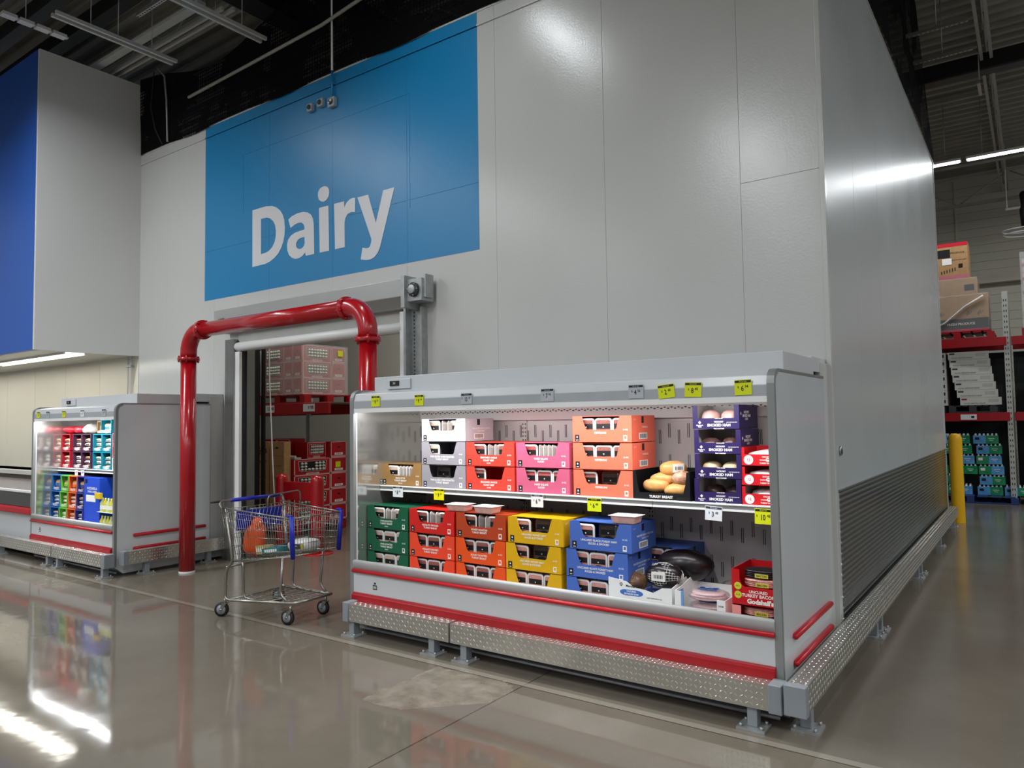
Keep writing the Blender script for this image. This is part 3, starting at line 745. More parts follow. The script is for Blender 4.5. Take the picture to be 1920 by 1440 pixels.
# ================================================================ REFRIGERATED DISPLAY CASES
def display_case(x0, x1, lab, shelf_tags, hx0, hx1, mirror_left, lone_left):
    t = thing('display_case', lab, 'refrigerated display case', (0, 0, 0), group='open refrigerated display cases')
    F = 4.06; T = .035
    def endp(xa, xb, outer, inner_m):
        o = 1 if outer > 0 else -1
        pts = [(F, .30), (F, 1.84)]+[(F+.08-.08*cos(radians(a)), 1.84+.08*sin(radians(a))) for a in (15, 30, 45, 60, 75, 90)]+[(5.21, 1.92), (5.21, .02), (F+.10, .02), (F, .10)]
        e = MB().prism(pts, 'x', xa, xb, CASEP).build('end_panel', t, bevel=.004)
        # aluminium edge wrap
        w_ = MB(); tp = pts[:9]
        pth = [(F-.004, .10), (F-.004, 1.84)]+[(F+.08-.084*cos(radians(a)), 1.84+.084*sin(radians(a))) for a in (15, 30, 45, 60, 75, 90)]+[(5.21, 1.924)]
        pin = [(p[0]+.004, p[1]) for p in pth]
        for i in range(len(pth)-1):
            a, b = pth[i], pth[i+1]
            w_.quad((xa-.003, a[0], a[1]), (xb+.003, a[0], a[1]), (xb+.003, b[0], b[1]), (xa-.003, b[0], b[1]), ALUD)
        for xs in (xa-.003, xb+.003):
            for i in range(len(pth)-1):
                a, b = pth[i], pth[i+1]
                if i == 0: a2, b2 = (a[0]+.03, a[1]), (b[0]+.03, b[1])
                else:
                    c = (F+.08, 1.84); k = .62
                    a2 = (c[0]+(a[0]-c[0])*k, c[1]+(a[1]-c[1])*k); b2 = (c[0]+(b[0]-c[0])*k, c[1]+(b[1]-c[1])*k)
                    if i >= 7: a2, b2 = (a[0], a[1]-.016), (b[0], b[1]-.016)
                w_.quad((xs, a[0], a[1]), (xs, b[0], b[1]), (xs, b2[0], b2[1]), (xs, a2[0], a2[1]), ALUD if i < 7 else ALU)
        w_.build('edge_trim', e)
        xo = xb if outer > 0 else xa
        for z in (.43, .282):
            mb = MB().tube([(xo+.006*o, 4.265, z), (xo+.012*o, 4.275, z), (xo+.012*o, 5.14, z), (xo+.006*o, 5.15, z)], [.010, .019, .019, .010], REDB, 12)
            mb.build('bumper_strip', e)
        xi = xa if outer > 0 else xb
        MB().box(min(xi, xi-.002*o), max(xi, xi-.002*o), 4.10, 4.92, .44, 1.76, inner_m).build('inner_liner', e)
        return e
    endp(x1-T, x1, 1, CASEI)
    endp(x0, x0+T, -1, MIRROR if mirror_left else CASEI)
    # rear filler posts to the wall
    MB().box(x1-.05, x1-.012, 5.21, WY-.002, .02, 2.02, WHITEW).build('filler_strip', t, bevel=.003)
    MB().box(x0, x0+.04, 5.21, WY-.002, .02, 1.95, WHITEW).build('filler_strip', t, bevel=.003)
    a, b = x0+T, x1-T
    MB().box(a, b, 4.915, 5.205, .44, 1.9, CASEI).build('rear_duct', t)
    # slotted back panels
    mb = MB(); n = round((b-a)/.30)
    ups = [a+.02, a+(b-a)*.333, a+(b-a)*.667, b-.02]
    mb.box(a, b, 4.908, 4.915, .44, 1.66, CASEI)
    for (z0, z1) in ((1.52, 1.62), (1.30, 1.40), (1.18, 1.24), (.86, .96), (.62, .72), (.50, .56)):
        i = 0; x = a+.05
        while x < b-.04:
            dz = -.045 if i % 2 else 0
            for e in (-.006, .006): mb.box(x+e-.0022, x+e+.0022, 4.9065, 4.9085, z0+dz, z1+dz, PRINTK)
            x += .072; i += 1
    for u in ups[1:3]: mb.box(u-.002, u+.002, 4.906, 4.909, .44, 1.66, DGREY)
    mb.build('slotted_back', t)
    mb = MB()
    for u in ups[1:3]:
        mb.box(u-.024, u+.024, 4.898, 4.908, .45, 1.66, CASEI)
        z = .5
        while z < 1.64:
            for e in (-.012, .012): mb.box(u+e-.004, u+e+.004, 4.8965, 4.8985, z, z+.014, PRINTK)
            z += .032
    mb.build('shelf_standard', t)
    # upper air duct with perforations
    mb = MB().prism([(4.915, 1.66), (4.86, 1.66), (4.84, 1.76), (4.915, 1.77)], 'x', a, b, CASEI)
    x = a+.03; i = 0
    while x < b-.02:
        mb.box(x, x+.014, 4.842, 4.8465, 1.724+(i % 2)*.008, 1.732+(i % 2)*.008, PRINTK); x += .026; i += 1
    mb.build('air_duct', t)
    # canopy: soffit, light rail, sloped fascia, tag rail
    MB().prism([(4.16, 1.775), (4.915, 1.765), (4.915, 1.80), (4.16, 1.80)], 'x', a, b, CASEI).build('canopy_underside', t)
    MB().prism([(F+.004, 1.768), (4.16, 1.775), (4.16, 1.80), (F+.004, 1.792)], 'x', a, b, WHITE).box(a, b, F+.001, F+.012, 1.738, 1.772, WHITE).build('light_housing', t)
    MB().prism([(F, 1.772), (F+.02, 1.772), (F+.02, 1.83), (F, 1.83)], 'x', a, b, mat('tag_rail_grey', srgb(164, 168, 172), .35)).build('tag_rail', t)
    MB().prism([(F+.002, 1.83), (F+.02, 1.79), (4.32, 1.80), (4.32, 1.925), (F+.10, 1.905), (F+.02, 1.89)], 'x', a, b, CASEG).build('canopy', t, bevel=.006)
    h = MB().box(hx0, hx1, 4.30, 5.00, 1.90, 2.035, CASEG).build('header_box', t, bevel=.004)
    MB().box(hx1-.35, hx1-.01, 5.0, WY-.003, 1.95, 2.05, CASEG).box(hx0, hx1-.36, 5.0, WY-.003, 1.90, 2.00, CASEG).build('header_filler', t, bevel=.003)
    c = MB().box(hx0+.16, hx0+.42, 4.285, 4.30, 1.93, 2.01, CASEG).build('controller', t, bevel=.003)
    mb = MB().box(hx0+.20, hx0+.30, 4.276, 4.286, 1.955, 1.995, PRINTK)
    mb.text('3:4', (hx0+.25, 4.2755, 1.975), XD, ZD, .026, PRINTW)
    mb.build('display', c)
    # glass side wing under the canopy at the left
    wg = MB().prism([(F+.01, 1.80), (F+.24, 1.80), (F+.24, 1.90), (F+.06, 1.90)], 'x', x0+T+.002, x0+T+.010, GLASS).build('corner_bracket', t)
    # shelf
    s = MB().box(a+.004, b-.004, 4.37, 4.905, 1.112, 1.130, DGREY).box(a+.004, b-.004, 4.37, 4.90, 1.130, 1.133, CASEI).build('shelf', t)
    for u in ups: MB().prism([(4.90, 1.0), (4.90, 1.112), (4.42, 1.112), (4.45, 1.09)], 'x', u-.003, u+.003, DGREY).build('shelf_bracket', s)
    nseg = 4
    mb = MB()
    for i in range(nseg):
        q0 = a+.006+(b-a-.012)*i/nseg; q1 = a+.006+(b-a-.012)*(i+1)/nseg-.004
        mb.box(q0, q1, 4.345, 4.372, 1.092, 1.104, WHITE).box(q0, q1, 4.350, 4.372, 1.104, 1.128, ALU).box(q0, q1, 4.345, 4.372, 1.128, 1.136, WHITE)
    mb.build('price_rail', s)
    # well, sill and front
    MB().box(a, b, 4.12, 4.91, .42, .44, CASEI).build('deck', t)
    pf = [(F-.012, .496), (F-.014, .545)]+[(F+.006-.02*cos(radians(k)), .545+.02*sin(radians(k))) for k in (20, 40, 60, 80)]+[(F+.020, .562), (F+.034, .545), (F+.085, .455), (F+.085, .43), (F+.04, .43), (F+.02, .496)]
    MB().prism(pf, 'x', a-.0, b+.0, SILL, True).build('sill', t)
    MB().box(a, b, F-.004, F+.05, .298, .495, CASEG).build('front_panel', t, bevel=.003)
    MB().tube([(a, F-.014, .482), (b, F-.014, .482)], .0145, REDB, 14).build('bumper_strip', t)
    MB().prism([(F-.030, .222), (F+.04, .222), (F+.04, .314), (F-.012, .314), (F-.016, .304), (F-.028, .296)], 'x', a, b, REDD).build('kick_band', t, bevel=.003)
    mb = MB().box(a+.12+.10, a+.12+.145, F-.0052, F-.004, .355, .39, PRINTK).box(a+.233, a+.253, F-.0052, F-.004, .395, .41, DGREY)
    for k in range(5): mb.box(a+.226+k*.007, a+.229+k*.007, F-.0056, F-.0052, .362, .382, PRINTW)
    mb.build('small_label', t)
    MB().box(a+.02, b-.02, 4.20, 5.15, .0, .222, GREYP).box(a, b, 4.12, 4.20, .055, .222, GREYP).build('base', t)
    MB().tube([(a, 4.10, .03), (b, 4.10, .03)], .012, GALV, 8).build('drain_pipe', t)
    MB().box(a+.01, b-.01, 4.10, 4.13, 1.7695, 1.774, TUBE).build('led_strip', t)
    rebase(t, ((x0+x1)/2, 4.6, 0))
    return t
display_case(-4.52, -1.15, 'long open refrigerated case of boxed deli meat at the corner of the white wall', None, -4.49, -1.16, True, True)
display_case(-10.50, -8.35, 'shorter open refrigerated case of bagged snacks behind the red pipe', None, -10.27, -8.36, True, False)

# ---------------- low freezer at the far left
t = thing('chest_freezer', 'low open freezer with glass front and red bumper at the far left', 'freezer', (0, 0, 0))
X0, X1 = -16.5, -10.53
MB().box(X0, X1, 4.12, 5.3, .06, .54, CASEG).build('body', t, bevel=.004)
MB().box(X0, X1-.004, 4.06, 4.13, .535, .625, REDB).build('bumper_strip', t, bevel=.02)
MB().box(X0, X1-.07, 4.10, 4.11, .63, .815, mat('smoky_glass', srgb(96, 94, 90), .08, metal=.5)).build('glass_front', t)
MB().box(X1-.07, X1, 4.09, 4.14, .63, .84, WHITE).box(X0, X1, 4.085, 4.13, .812, .842, WHITE).build('frame', t, bevel=.004)
MB().box(X0, X1, 4.13, 4.20, .54, .83, CASEI).box(X0, X1, 4.20, 5.1, .54, .56, CASEI).box(X0, X1, 4.95, 5.3, .54, 1.0, CASEI).build('liner', t)
mb = MB().box(X0, X1, 4.90, 4.96, .86, .93, mat('grille_brown', srgb(128, 110, 98), .5))
for k in range(120): mb.box(X1-.02-k*.03, X1-.006-k*.03, 4.897, 4.90, .868, .922, DGREY)
mb.build('air_grille', t)
MB().box(X0, X1, 4.86, 5.32, .935, 1.0, WHITEW).build('rear_ledge', t, bevel=.006)
rebase(t, ((X0+X1)/2, 4.7, 0))
for i in range(7):
    mb = MB().blob((0, 0, 0), (.16, .10, .08), mat('frozen_bag', srgb(78, 74, 72), .35), 12, 8, .15, .7, i)
    mb.text('FROZEN', (0, -.098, .0), XD, ZD, .03, PRINTW)
    tag(mb.build('frozen_bag', loc=(-10.95-i*.37, 4.36+.05*(i % 2), .65)), f'dark bag behind the freezer glass, {["nearest the display case", "second from the display case", "third from the display case", "fourth from the display case", "fifth from the display case", "sixth from the display case", "farthest left"][i]}', 'frozen bag', 'bags in the low freezer')

# ================================================================ DELI TRAYS AND CARTONS
def make_tray(lab_m, food_m, clear=False):
    """upright rectangular tub, rim to the front (-y)"""
    t = thing('deli_tray', 'tray', 'deli tray', (0, 0, -50), group='plastic trays of sliced meat in the cartons')
    w_, h_ = .066, .078
    def rr(a, b, r, n=4):
        o = []
        for cx, cz, s0 in ((a-r, b-r, 0), (-a+r, b-r, 90), (-a+r, -b+r, 180), (a-r, -b+r, 270)):
            for k in range(n+1):
                q = radians(s0+90*k/n); o.append((cx+r*cos(q), cz+r*sin(q)))
        return o
    O = rr(w_, h_, .022); I = rr(w_-.011, h_-.011, .014); B = rr(w_-.016, h_-.016, .012); n = len(O)
    rim = WHITE if not clear else GLASS
    vs = [(p[0], 0, p[1]) for p in O]+[(p[0], -.003, p[1]) for p in I]+[(p[0], .004, p[1]) for p in O]+[(p[0], .042, p[1]) for p in B]
    fs = []
    for i in range(n):
        j = (i+1) % n
        fs += [(i, n+i, n+j, j), (i, j, 2*n+j, 2*n+i), (2*n+i, 2*n+j, 3*n+j, 3*n+i)]
    fs.append(tuple(3*n+i for i in range(n)))
    mb = MB().add(vs, [f_ for q, f_ in enumerate(fs) if q % 3 != 2 and q < 3*n], rim)
    mb.add(vs, [f_ for q, f_ in enumerate(fs) if q % 3 == 2 or q >= 3*n], mat('tub_wall', srgb(150, 140, 134), .2, var=.12, vs=30) if not clear else GLASS)
    mb.build('tub', t)
    mb = MB().add([(p[0], -.0015, p[1]) for p in I], [tuple(range(n))[::-1]], food_m)
    mb.build('film', t)
    k = .052
    mb = MB().box(-k, k, -.0032, -.0018, .006, .040, PRINTK).box(-.004, .004, -.0042, -.0032, .014, .022, PRINTW)
    mb.add([(k*cos(a*pi/10)*.8, -.0036, -.030+.030*sin(a*pi/10)) for a in range(11)], [tuple(range(11))[::-1]], PRINTK)
    mb.box(-.036, .036, -.0040, -.0030, -.050, -.033, lab_m)
    mb.text('SLICED', (0, -.0044, -.0415), XD, ZD, .014, PRINTW, .02)
    mb.build('label', t)
    return t
MEAT = {'turkey': mat('meat_turkey', srgb(206, 178, 158), .35, var=.12, vs=40), 'beef': mat('meat_beef', srgb(150, 92, 84), .35, var=.2, vs=40),
        'ham': mat('meat_ham', srgb(214, 150, 140), .35, var=.12, vs=40), 'salami': mat('meat_salami', srgb(176, 84, 84), .35, var=.2, vs=50)}
TR = {'turkey': make_tray(mat('tl_green', srgb(120, 40, 40), .5), MEAT['turkey']), 'beef': make_tray(mat('tl_red', srgb(214, 60, 44), .5), MEAT['beef']),
      'ham': make_tray(mat('tl_blue', srgb(60, 80, 160), .5), MEAT['ham']), 'salami': make_tray(mat('tl_plum', srgb(150, 40, 70), .5), MEAT['salami']),
      'clear': make_tray(mat('tl_dark', srgb(70, 60, 60), .5), mat('meat_dark', srgb(96, 80, 72), .3, var=.25, vs=40), True)}

CW, CH, CD = .452, .178, .36
def carton_geo(base, lines, price, meat, side=True, front_txt=PRINTW, kraft_in=True):
    """open-front shipping carton: sides, back, lid flaps and a front panel with a deep cut-out"""
    mb = MB(); W2 = CW/2; inner = base
    nl, nr = -W2+.075, W2-.085
    pts = [(-W2, 0), (W2, 0), (W2, CH), (nr, CH), (nr-.018, CH-.045), (nr-.028, .094), (nr-.040, .083), (nl+.040, .083), (nl+.028, .094), (nl+.012, CH-.045), (nl, CH), (-W2, CH)]
    # front panel split so every polygon is convex enough
    for poly in ([(-W2, 0), (W2, 0), (W2, .083), (-W2, .083)], [(-W2, .083), (nl+.040, .083), (nl+.028, .094), (nl+.012, CH-.045), (nl, CH), (-W2, CH)],
                 [(nr-.040, .083), (W2, .083), (W2, CH), (nr, CH), (nr-.018, CH-.045), (nr-.028, .094)]):
        mb.prism(poly, 'y', 0, .004, base)
    mb.box(-W2, -W2+.004, .004, CD, 0, CH, base).box(W2-.004, W2, .004, CD, 0, CH, base).box(-W2+.004, W2-.004, CD-.004, CD, 0, CH, base)
    mb.box(-W2+.004, W2-.004, .004, CD, 0, .004, base)
    mb.box(-W2+.004, W2-.004, .035, CD, CH-.004, CH, base)
    # print on the front
    f = -.0006
    mb.box(-W2+.018, -W2+.052, f, 0, .005, .050, PRINTK)
    mb.add([(-W2+.035, f-.0004, .026), (-W2+.042, f-.0004, .034), (-W2+.035, f-.0004, .042), (-W2+.028, f-.0004, .034)], [(0, 1, 2, 3)], front_txt)
    mb.box(-W2+.026, -W2+.044, f-.0004, f, .012, .016, front_txt)
    mb.box(W2-.062, W2-.034, f, 0, .010, .046, front_txt).box(W2-.056, W2-.040, f-.0004, f, .022, .040, base)
    z = .062
    for i, s_ in enumerate(lines):
        sz = .0185 if i < 2 else .012
        mb.text(s_, (-.01, f-.0002, z-i*.0205), XD, ZD, sz, front_txt, .025); 
    mb.text(price, (W2-.045, f-.0002, .083), XD, ZD, .013, front_txt, .02)
    if side:
        q = W2+.0006
        mb.box(q-.0006, q, .15, .185, .125, .172, PRINTK)
        mb.text(lines[0], (q, .20, .098), YD, ZD, .017, front_txt, .02)
        if len(lines) > 1: mb.text(lines[1], (q, .20, .078), YD, ZD, .013, front_txt, .02)
        mb.box(q-.0006, q, .11, .235, .018, .060, PRINTW)
        for k in range(9): mb.box(q, q+.0004, .122+k*.0115, .128+k*.0115, .024, .054, PRINTK)
        mb.text('12 CT', (q, .045, .150), YD, ZD, .013, front_txt)
        q = -q
        mb.box(q, q+.0006, .15, .185, .125, .172, PRINTK)
        mb.text(lines[0], (q, .20, .098), (0, -1, 0), ZD, .017, front_txt, .02)
        mb.box(q, q+.0006, .11, .235, .018, .060, PRINTW)
        for k in range(9): mb.box(q-.0004, q, .122+k*.0115, .128+k*.0115, .024, .054, PRINTK)
        mb.box(q-.0002, q+.0006, .02, .085, .055, .125, mat('sticker_yellow', srgb(228, 222, 20), .4))
    return mb
TRAYN = {3: ['left', 'middle', 'right'], 4: ['leftmost', 'second', 'third', 'rightmost']}
def carton(x, y, z, base, lines, price, meat, pat, short, label, rz=0, grp='deli meat cartons on the display case', dark=False):
    t = carton_geo(base, lines, price, meat).build('deli_carton', loc=(x, y, z), rot=(0, 0, rz))
    tag(t, label, 'carton', grp)
    M_ = Matrix.Translation((x, y, z)) @ Matrix.Rotation(rz, 4, 'Z')
    if pat == 'full':   spots = [(-.135, .03, 0, meat), (0, .03, 0, meat), (.135, .03, 0, meat), (-.135, .12, 0, meat), (0, .12, 0, meat), (.135, .12, 0, meat)]
    elif pat == 'mix':  spots = [(-.125, .035, 0, meat), (-.045, .075, -1.25, meat), (.02, .065, -1.2, meat), (.115, .035, .1, meat), (-.10, .15, 0, 'clear'), (.10, .15, 0, 'clear')]
    elif pat == 'lean': spots = [(-.12, .03, 0, meat), (.01, .10, .12, 'clear'), (.125, .09, -.1, 'clear'), (.0, .2, 0, 'clear')]
    elif pat == 'dark': spots = [(-.08, .10, .1, 'clear'), (.09, .12, -.12, 'clear'), (0, .22, 0, 'clear')]
    elif pat == 'edge': spots = [(-.125, .035, 0, meat), (-.055, .08, -1.3, meat), (-.02, .085, -1.3, meat), (.015, .09, -1.3, meat), (.05, .09, -1.3, meat), (.105, .10, -.3, meat)]
    elif pat == 'open': spots = [(-.13, .03, .05, meat), (.10, .16, 0, 'clear')]
    row = ['leftmost', 'second', 'third', 'fourth', 'fifth', 'rightmost']
    nf = [k for k, q in enumerate(spots) if q[1] <= .1]; k = 0
    words = {1: ['single front'], 2: ['left', 'right'], 3: ['left', 'middle', 'right'], 4: ['leftmost', 'second', 'third', 'rightmost'], 6: row}
    for i, (dx, dy, yaw, kind) in enumerate(spots):
        p = M_ @ Vector((dx, dy, .084))
        if i in nf: lab = f'{words[len(nf)][nf.index(i)]} front tray in the {short}'
        else: lab = f'rear {["left", "middle", "right"][0 if dx < -.05 else 2 if dx > .05 else 1]} tray behind the others in the {short}'
        c = copy_tree(TR[kind], p, rz+yaw, lab)
BR, GY, LG = card(142, 108, 62), card(140, 136, 142), card(186, 184, 190)
RD, PK, OR = card(226, 62, 48), card(190, 88, 118), card(246, 110, 84)
GN, RR, DO, YE, BL = card(22, 92, 62), card(206, 34, 28), card(234, 84, 26), card(222, 172, 18), card(74, 108, 190)
UZ, UY = 1.134, 4.385
R3 = ['top', 'middle', 'bottom']
def up(x, lvl, base, lines, price, meat, pat, cname, pos, dx=0):
    short = f'{cname} carton, {pos} of upper shelf'
    carton(x+dx, UY, UZ+lvl*(CH+.006), base, lines, price, meat, pat, short, f'{cname} deli meat carton, {pos} of its stack on the upper shelf' if pos != 'alone' else f'{cname} deli meat carton alone at the left end of the upper shelf')
up(-4.272, 0, BR, ['MAPLE STYLE', 'TURKEY BREAST', 'SMOKED'], '22 OZ.', 'turkey', 'edge', 'brown', 'alone')
up(-3.815, 0, GY, ['THIN SLICED OVEN ROASTED', 'TURKEY BREAST'], '22 OZ.', 'turkey', 'dark', 'grey', 'bottom')
up(-3.815, 1, GY, ['THIN SLICED OVEN ROASTED', 'TURKEY BREAST'], '22 OZ.', 'turkey', 'open', 'grey', 'middle')
up(-3.812, 2, LG, ['THIN SLICED OVEN ROASTED', 'TURKEY BREAST'], '22 OZ.', 'turkey', 'mix', 'pale grey', 'top')
up(-3.352, 0, RD, ['SEASONED ANGUS', 'ROAST BEEF', 'SLICED'], '22 OZ.', 'beef', 'open', 'red roast beef', 'bottom')
up(-3.352, 1, RD, ['SEASONED ANGUS', 'ROAST BEEF', 'SLICED'], '22 OZ.', 'beef', 'mix', 'red roast beef', 'top')
up(-2.880, 0, PK, ['HARD SALAMI', 'SLICED'], '22 OZ.', 'salami', 'full', 'pink salami', 'bottom')
up(-2.880, 1, PK, ['HARD SALAMI', 'SLICED'], '22 OZ.', 'salami', 'edge', 'pink salami', 'top')
for l, (p, pat) in enumerate((('bottom', 'lean'), ('middle', 'full'), ('top', 'full'))):
    up(-2.395-.00*l, l, OR, ['PEPPERONI'], '22 OZ.', 'beef', pat, 'salmon orange', p)
LZ = .440; LY = 4.195
def low(x, lvl, base, lines, price, meat, pat, cname, pos, y=LY, rz=0):
    carton(x, y, LZ+lvl*(CH+.005), base, lines, price, meat, pat, f'{cname} carton, {pos} of lower deck', f'{cname} deli meat carton, {pos} of its stack on the lower deck', rz)
P3 = ['bottom', 'middle', 'top']
for l in range(3):
    low(-4.245, l, GN, ['OVEN ROASTED', 'TURKEY BREAST', 'SLICED'], '22 OZ.', 'turkey', ['full', 'full', 'mix'][l], 'green', P3[l])
    low(-3.775, l, RR if l == 2 else card(236, 72, 42), ['MESQUITE SMOKED', 'TURKEY BREAST'], '22 OZ.', 'beef', ['full', 'full', 'mix'][l], 'red smoked turkey', P3[l])
    low(-3.300-(.005 if l < 2 else 0), l, card(180, 66, 30) if l == 2 else DO, ['HONEY ROASTED', 'TURKEY BREAST'], '22 OZ.', 'beef', ['full', 'full', 'mix'][l], 'orange brown' if l == 2 else 'bright orange', P3[l])
    low(-2.825-(.02 if l < 2 else 0), l, YE, ['UNCURED HONEY HAM', 'SLICED & SMOKED'], '22 OZ.', 'ham', ['full', 'lean', 'lean'][l], 'yellow', P3[l])
    low(-2.345+(.02 if l == 2 else -.01), l, BL, ['UNCURED BLACK FOREST HAM', 'SLICED & SMOKED'], '22 OZ.', 'ham', ['full', 'full', 'lean'][l], 'blue', P3[l], y=LY+.01)
for l in range(2):
    carton(-2.12, LY+.365, LZ+l*(CH+.005), BL, ['UNCURED BLACK FOREST HAM', 'SLICED & SMOKED'], '22 OZ.', 'ham', 'full', f'rear blue carton, {P3[l]} of the pair', f'blue carton behind the blue stack against the case back, {["lower", "upper"][l]} one')

# loose tubs lying on top of cartons
def loose_tub(x, y, z, rz, lab):
    t = thing('meat_tub', lab, 'meat tub', (x, y, z), rz, group='loose tubs lying on the cartons')
    vs = [(-.075, -.05, 0), (.075, -.05, 0), (.075, .05, 0), (-.075, .05, 0), (-.088, -.063, .05), (.088, -.063, .05), (.088, .063, .05), (-.088, .063, .05)]
    MB().add(vs, [(0, 3, 2, 1), (0, 1, 5, 4), (1, 2, 6, 5), (2, 3, 7, 6), (3, 0, 4, 7)], mat('tub_pink', srgb(226, 176, 164), .25, var=.1, vs=30)).build('tub', t, bevel=.008)
    MB().box(-.098, .098, -.073, .073, .05, .054, WHITE).build('lid', t, bevel=.002)
loose_tub(-3.55, 4.27, LZ+3*(CH+.005)-.004, .1, 'loose pink tub lying on the red and orange cartons, left one')
loose_tub(-3.28, 4.26, LZ+3*(CH+.005)-.004, -.05, 'loose pink tub lying on the orange brown carton, right one')
loose_tub(-2.17, 4.285, LZ+3*(CH+.005)-.004, .0, 'loose pink tub lying on the top blue carton')

# ---------------- open-front display trays: smoked ham (purple), bacon (red)
def tray_box(name, x, y, z, w_, h_, dp, base, lip, inner, lines, lab, grp, flap=.03, extra=None, txt=PRINTW, sz=.028):
    mb = MB(); W2 = w_/2
    mb.box(-W2, W2, 0, .004, 0, lip, base)
    for s_ in (-1, 1):
        a, b = (-W2, -W2+flap) if s_ < 0 else (W2-flap, W2)
        mb.box(a, b, 0, .004, lip, h_, base)
        xa = -W2 if s_ < 0 else W2-.004
        mb.box(xa, xa+.002, .004, dp, 0, h_, base if s_ < 0 else inner); mb.box(xa+.002, xa+.004, .004, dp, 0, h_, inner if s_ < 0 else base)
    mb.box(-W2, W2, dp-.004, dp, 0, h_, inner).box(-W2, W2, .004, dp, 0, .004, inner)
    f = -.0007
    n = len(lines); z0 = lip/2+(n-1)*sz*.42
    for i, (s_, k) in enumerate(lines): mb.text(s_, (.02, f, z0-i*sz*.86), XD, ZD, sz*k, txt, .03)
    if extra: extra(mb, f, W2, lip)
    t = mb.build(name, loc=(x, y, z)); return tag(t, lab, 'carton', grp)
PU = card(38, 25, 76); KR = mat('board_grey_in', srgb(188, 182, 178), .7)
def ham_extra(mb, f, W2, lip):
    mb.add([(-W2+.045, f, lip*.45), (-W2+.055, f, lip*.60), (-W2+.045, f, lip*.75), (-W2+.035, f, lip*.60)], [(0, 1, 2, 3)], PRINTW)
    mb.text("Member's", (-W2+.045, f, lip*.34), XD, ZD, .011, PRINTW, .02); mb.text('Mark', (-W2+.045, f, lip*.2), XD, ZD, .011, PRINTW, .02)
    mb.text('KEEP REFRIGERATED', (W2-.045, f, lip*.6), XD, ZD, .007, PRINTW, .01)
    q = W2+.0008
    mb.text('HICKORY', (q, .14, .10), YD, ZD, .022, PRINTW, .03); mb.text('SMOKED HAM', (q, .14, .078), YD, ZD, .024, PRINTW, .03); mb.text('SLICED', (q, .14, .058), YD, ZD, .016, PRINTW, .03)
    mb.add([(q, .035, .08), (q, .045, .092), (q, .035, .104), (q, .025, .092)], [(0, 1, 2, 3)], PRINTW)
NM4 = ['bottom', 'second from bottom', 'second from top', 'top']
HAM = {}
def meat_piece(name, loc, rad, m, lab, cat, grp, rz=0, seed=0, net=False, tagw=False, wob=.06):
    t = thing(name, lab, cat, loc, rz, group=grp)
    MB().blob((0, 0, 0), rad, m, 18, 12, wob, .9, seed).build('meat', t)
    if net:
        mb = MB()
        for k in range(17):
            a = -1.3+k*.1625; r = cos(a)
            mb.tube([(rad[0]*sin(a), rad[1]*1.03*r*cos(q*pi/8), rad[2]*1.03*r*sin(q*pi/8)) for q in range(16)], .0011, PRINTW if net == 2 else KRAFT, 4, closed=True)
        for k in range(13):
            a = k*pi/13
            mb.tube([(rad[0]*1.02*cos(q*pi/12), rad[1]*1.03*sin(q*pi/12)*cos(a), rad[2]*1.03*sin(q*pi/12)*sin(a)) for q in range(24)], .0010, PRINTW if net == 2 else KRAFT, 4, closed=True)
        mb.build('netting', t)
    if tagw:
        mb = MB().box(-.05, .035, -rad[1]*1.0-.006, -rad[1]*1.0-.002, -.02, .035, PRINTW)
        for k in range(6): mb.box(-.035+k*.010, -.030+k*.010, -rad[1]*1.0-.0065, -rad[1]*1.0-.006, -.005, .018, PRINTK)
        mb.build('price_label', t)
    return t
PINKM = mat('ham_pink', srgb(222, 176, 168), .35, var=.14, vs=20); DARKM = mat('ham_dark', srgb(74, 50, 50), .3, var=.3, vs=20)
for l in range(4):
    z = UZ+l*.151
    tray_box('ham_carton', -1.598+(.006 if l in (1, 2) else 0), UY-.005, z, .292, .146, .36, PU, .066, KR,
             [('THICK SLICED', .34), ('HICKORY', .55), ('SMOKED HAM', .95), ('FULLY COOKED', .38)], f'purple smoked ham carton, {NM4[l]} of four on the upper shelf', 'purple smoked ham cartons', .03, ham_extra, sz=.024)
    for s_, w_ in ((-1, 'left'), (1, 'right')):
        meat_piece('wrapped_ham', (-1.598+s_*.064, UY+(.10 if l else .15), z+.054+(.012 if l == 3 else 0)), (.058, .075, .045 if l != 3 else .052), PINKM if l == 3 else mat('ham_wrap', srgb(196, 170, 140), .3, var=.2, vs=20) if l == 1 else DARKM,
                   f'{w_} wrapped ham in the {NM4[l]} purple carton', 'wrapped ham', 'wrapped hams in the purple cartons', 0, l*2+s_)
        if l == 2:
            pass
RDB = card(196, 22, 30)
def bacon_extra(mb, f, W2, lip):
    mb.add([(-W2+.045+.028*cos(a*pi/10), f-.0002, lip*.5+.028*sin(a*pi/10)) for a in range(20)], [tuple(range(20))], PRINTW)
    mb.text('12', (-W2+.045, f-.0008, lip*.5), XD, ZD, .022, RDB, .02)
    mb.text('Godshall\'s', (W2-.055, f-.0002, lip*.5), XD, ZD, .030, PRINTW, .04)
NM3 = ['bottom', 'middle', 'top']
for l in range(3):
    tray_box('bacon_carton', -1.318, UY+.0, UZ+l*.117, .262, .108, .30, RDB, .066, RDB if l else KR,
             [('UNCURED', .5), ('CANADIAN STYLE', .45), ('TURKEY BACON', .5)], f'red turkey bacon carton, {NM3[l]} of three at the right end of the upper shelf', 'red turkey bacon cartons', .02, bacon_extra, sz=.022)
    meat_piece('bacon_pack', (-1.318, UY+.10, UZ+l*.117+.062), (.10, .08, .028), mat('pack_plastic', srgb(214, 204, 204), .25, var=.25, vs=30), f'plastic bacon pack lying in the {NM3[l]} red carton of the right end', 'bacon pack', 'bacon packs in red cartons', 0, 30+l, wob=.12)
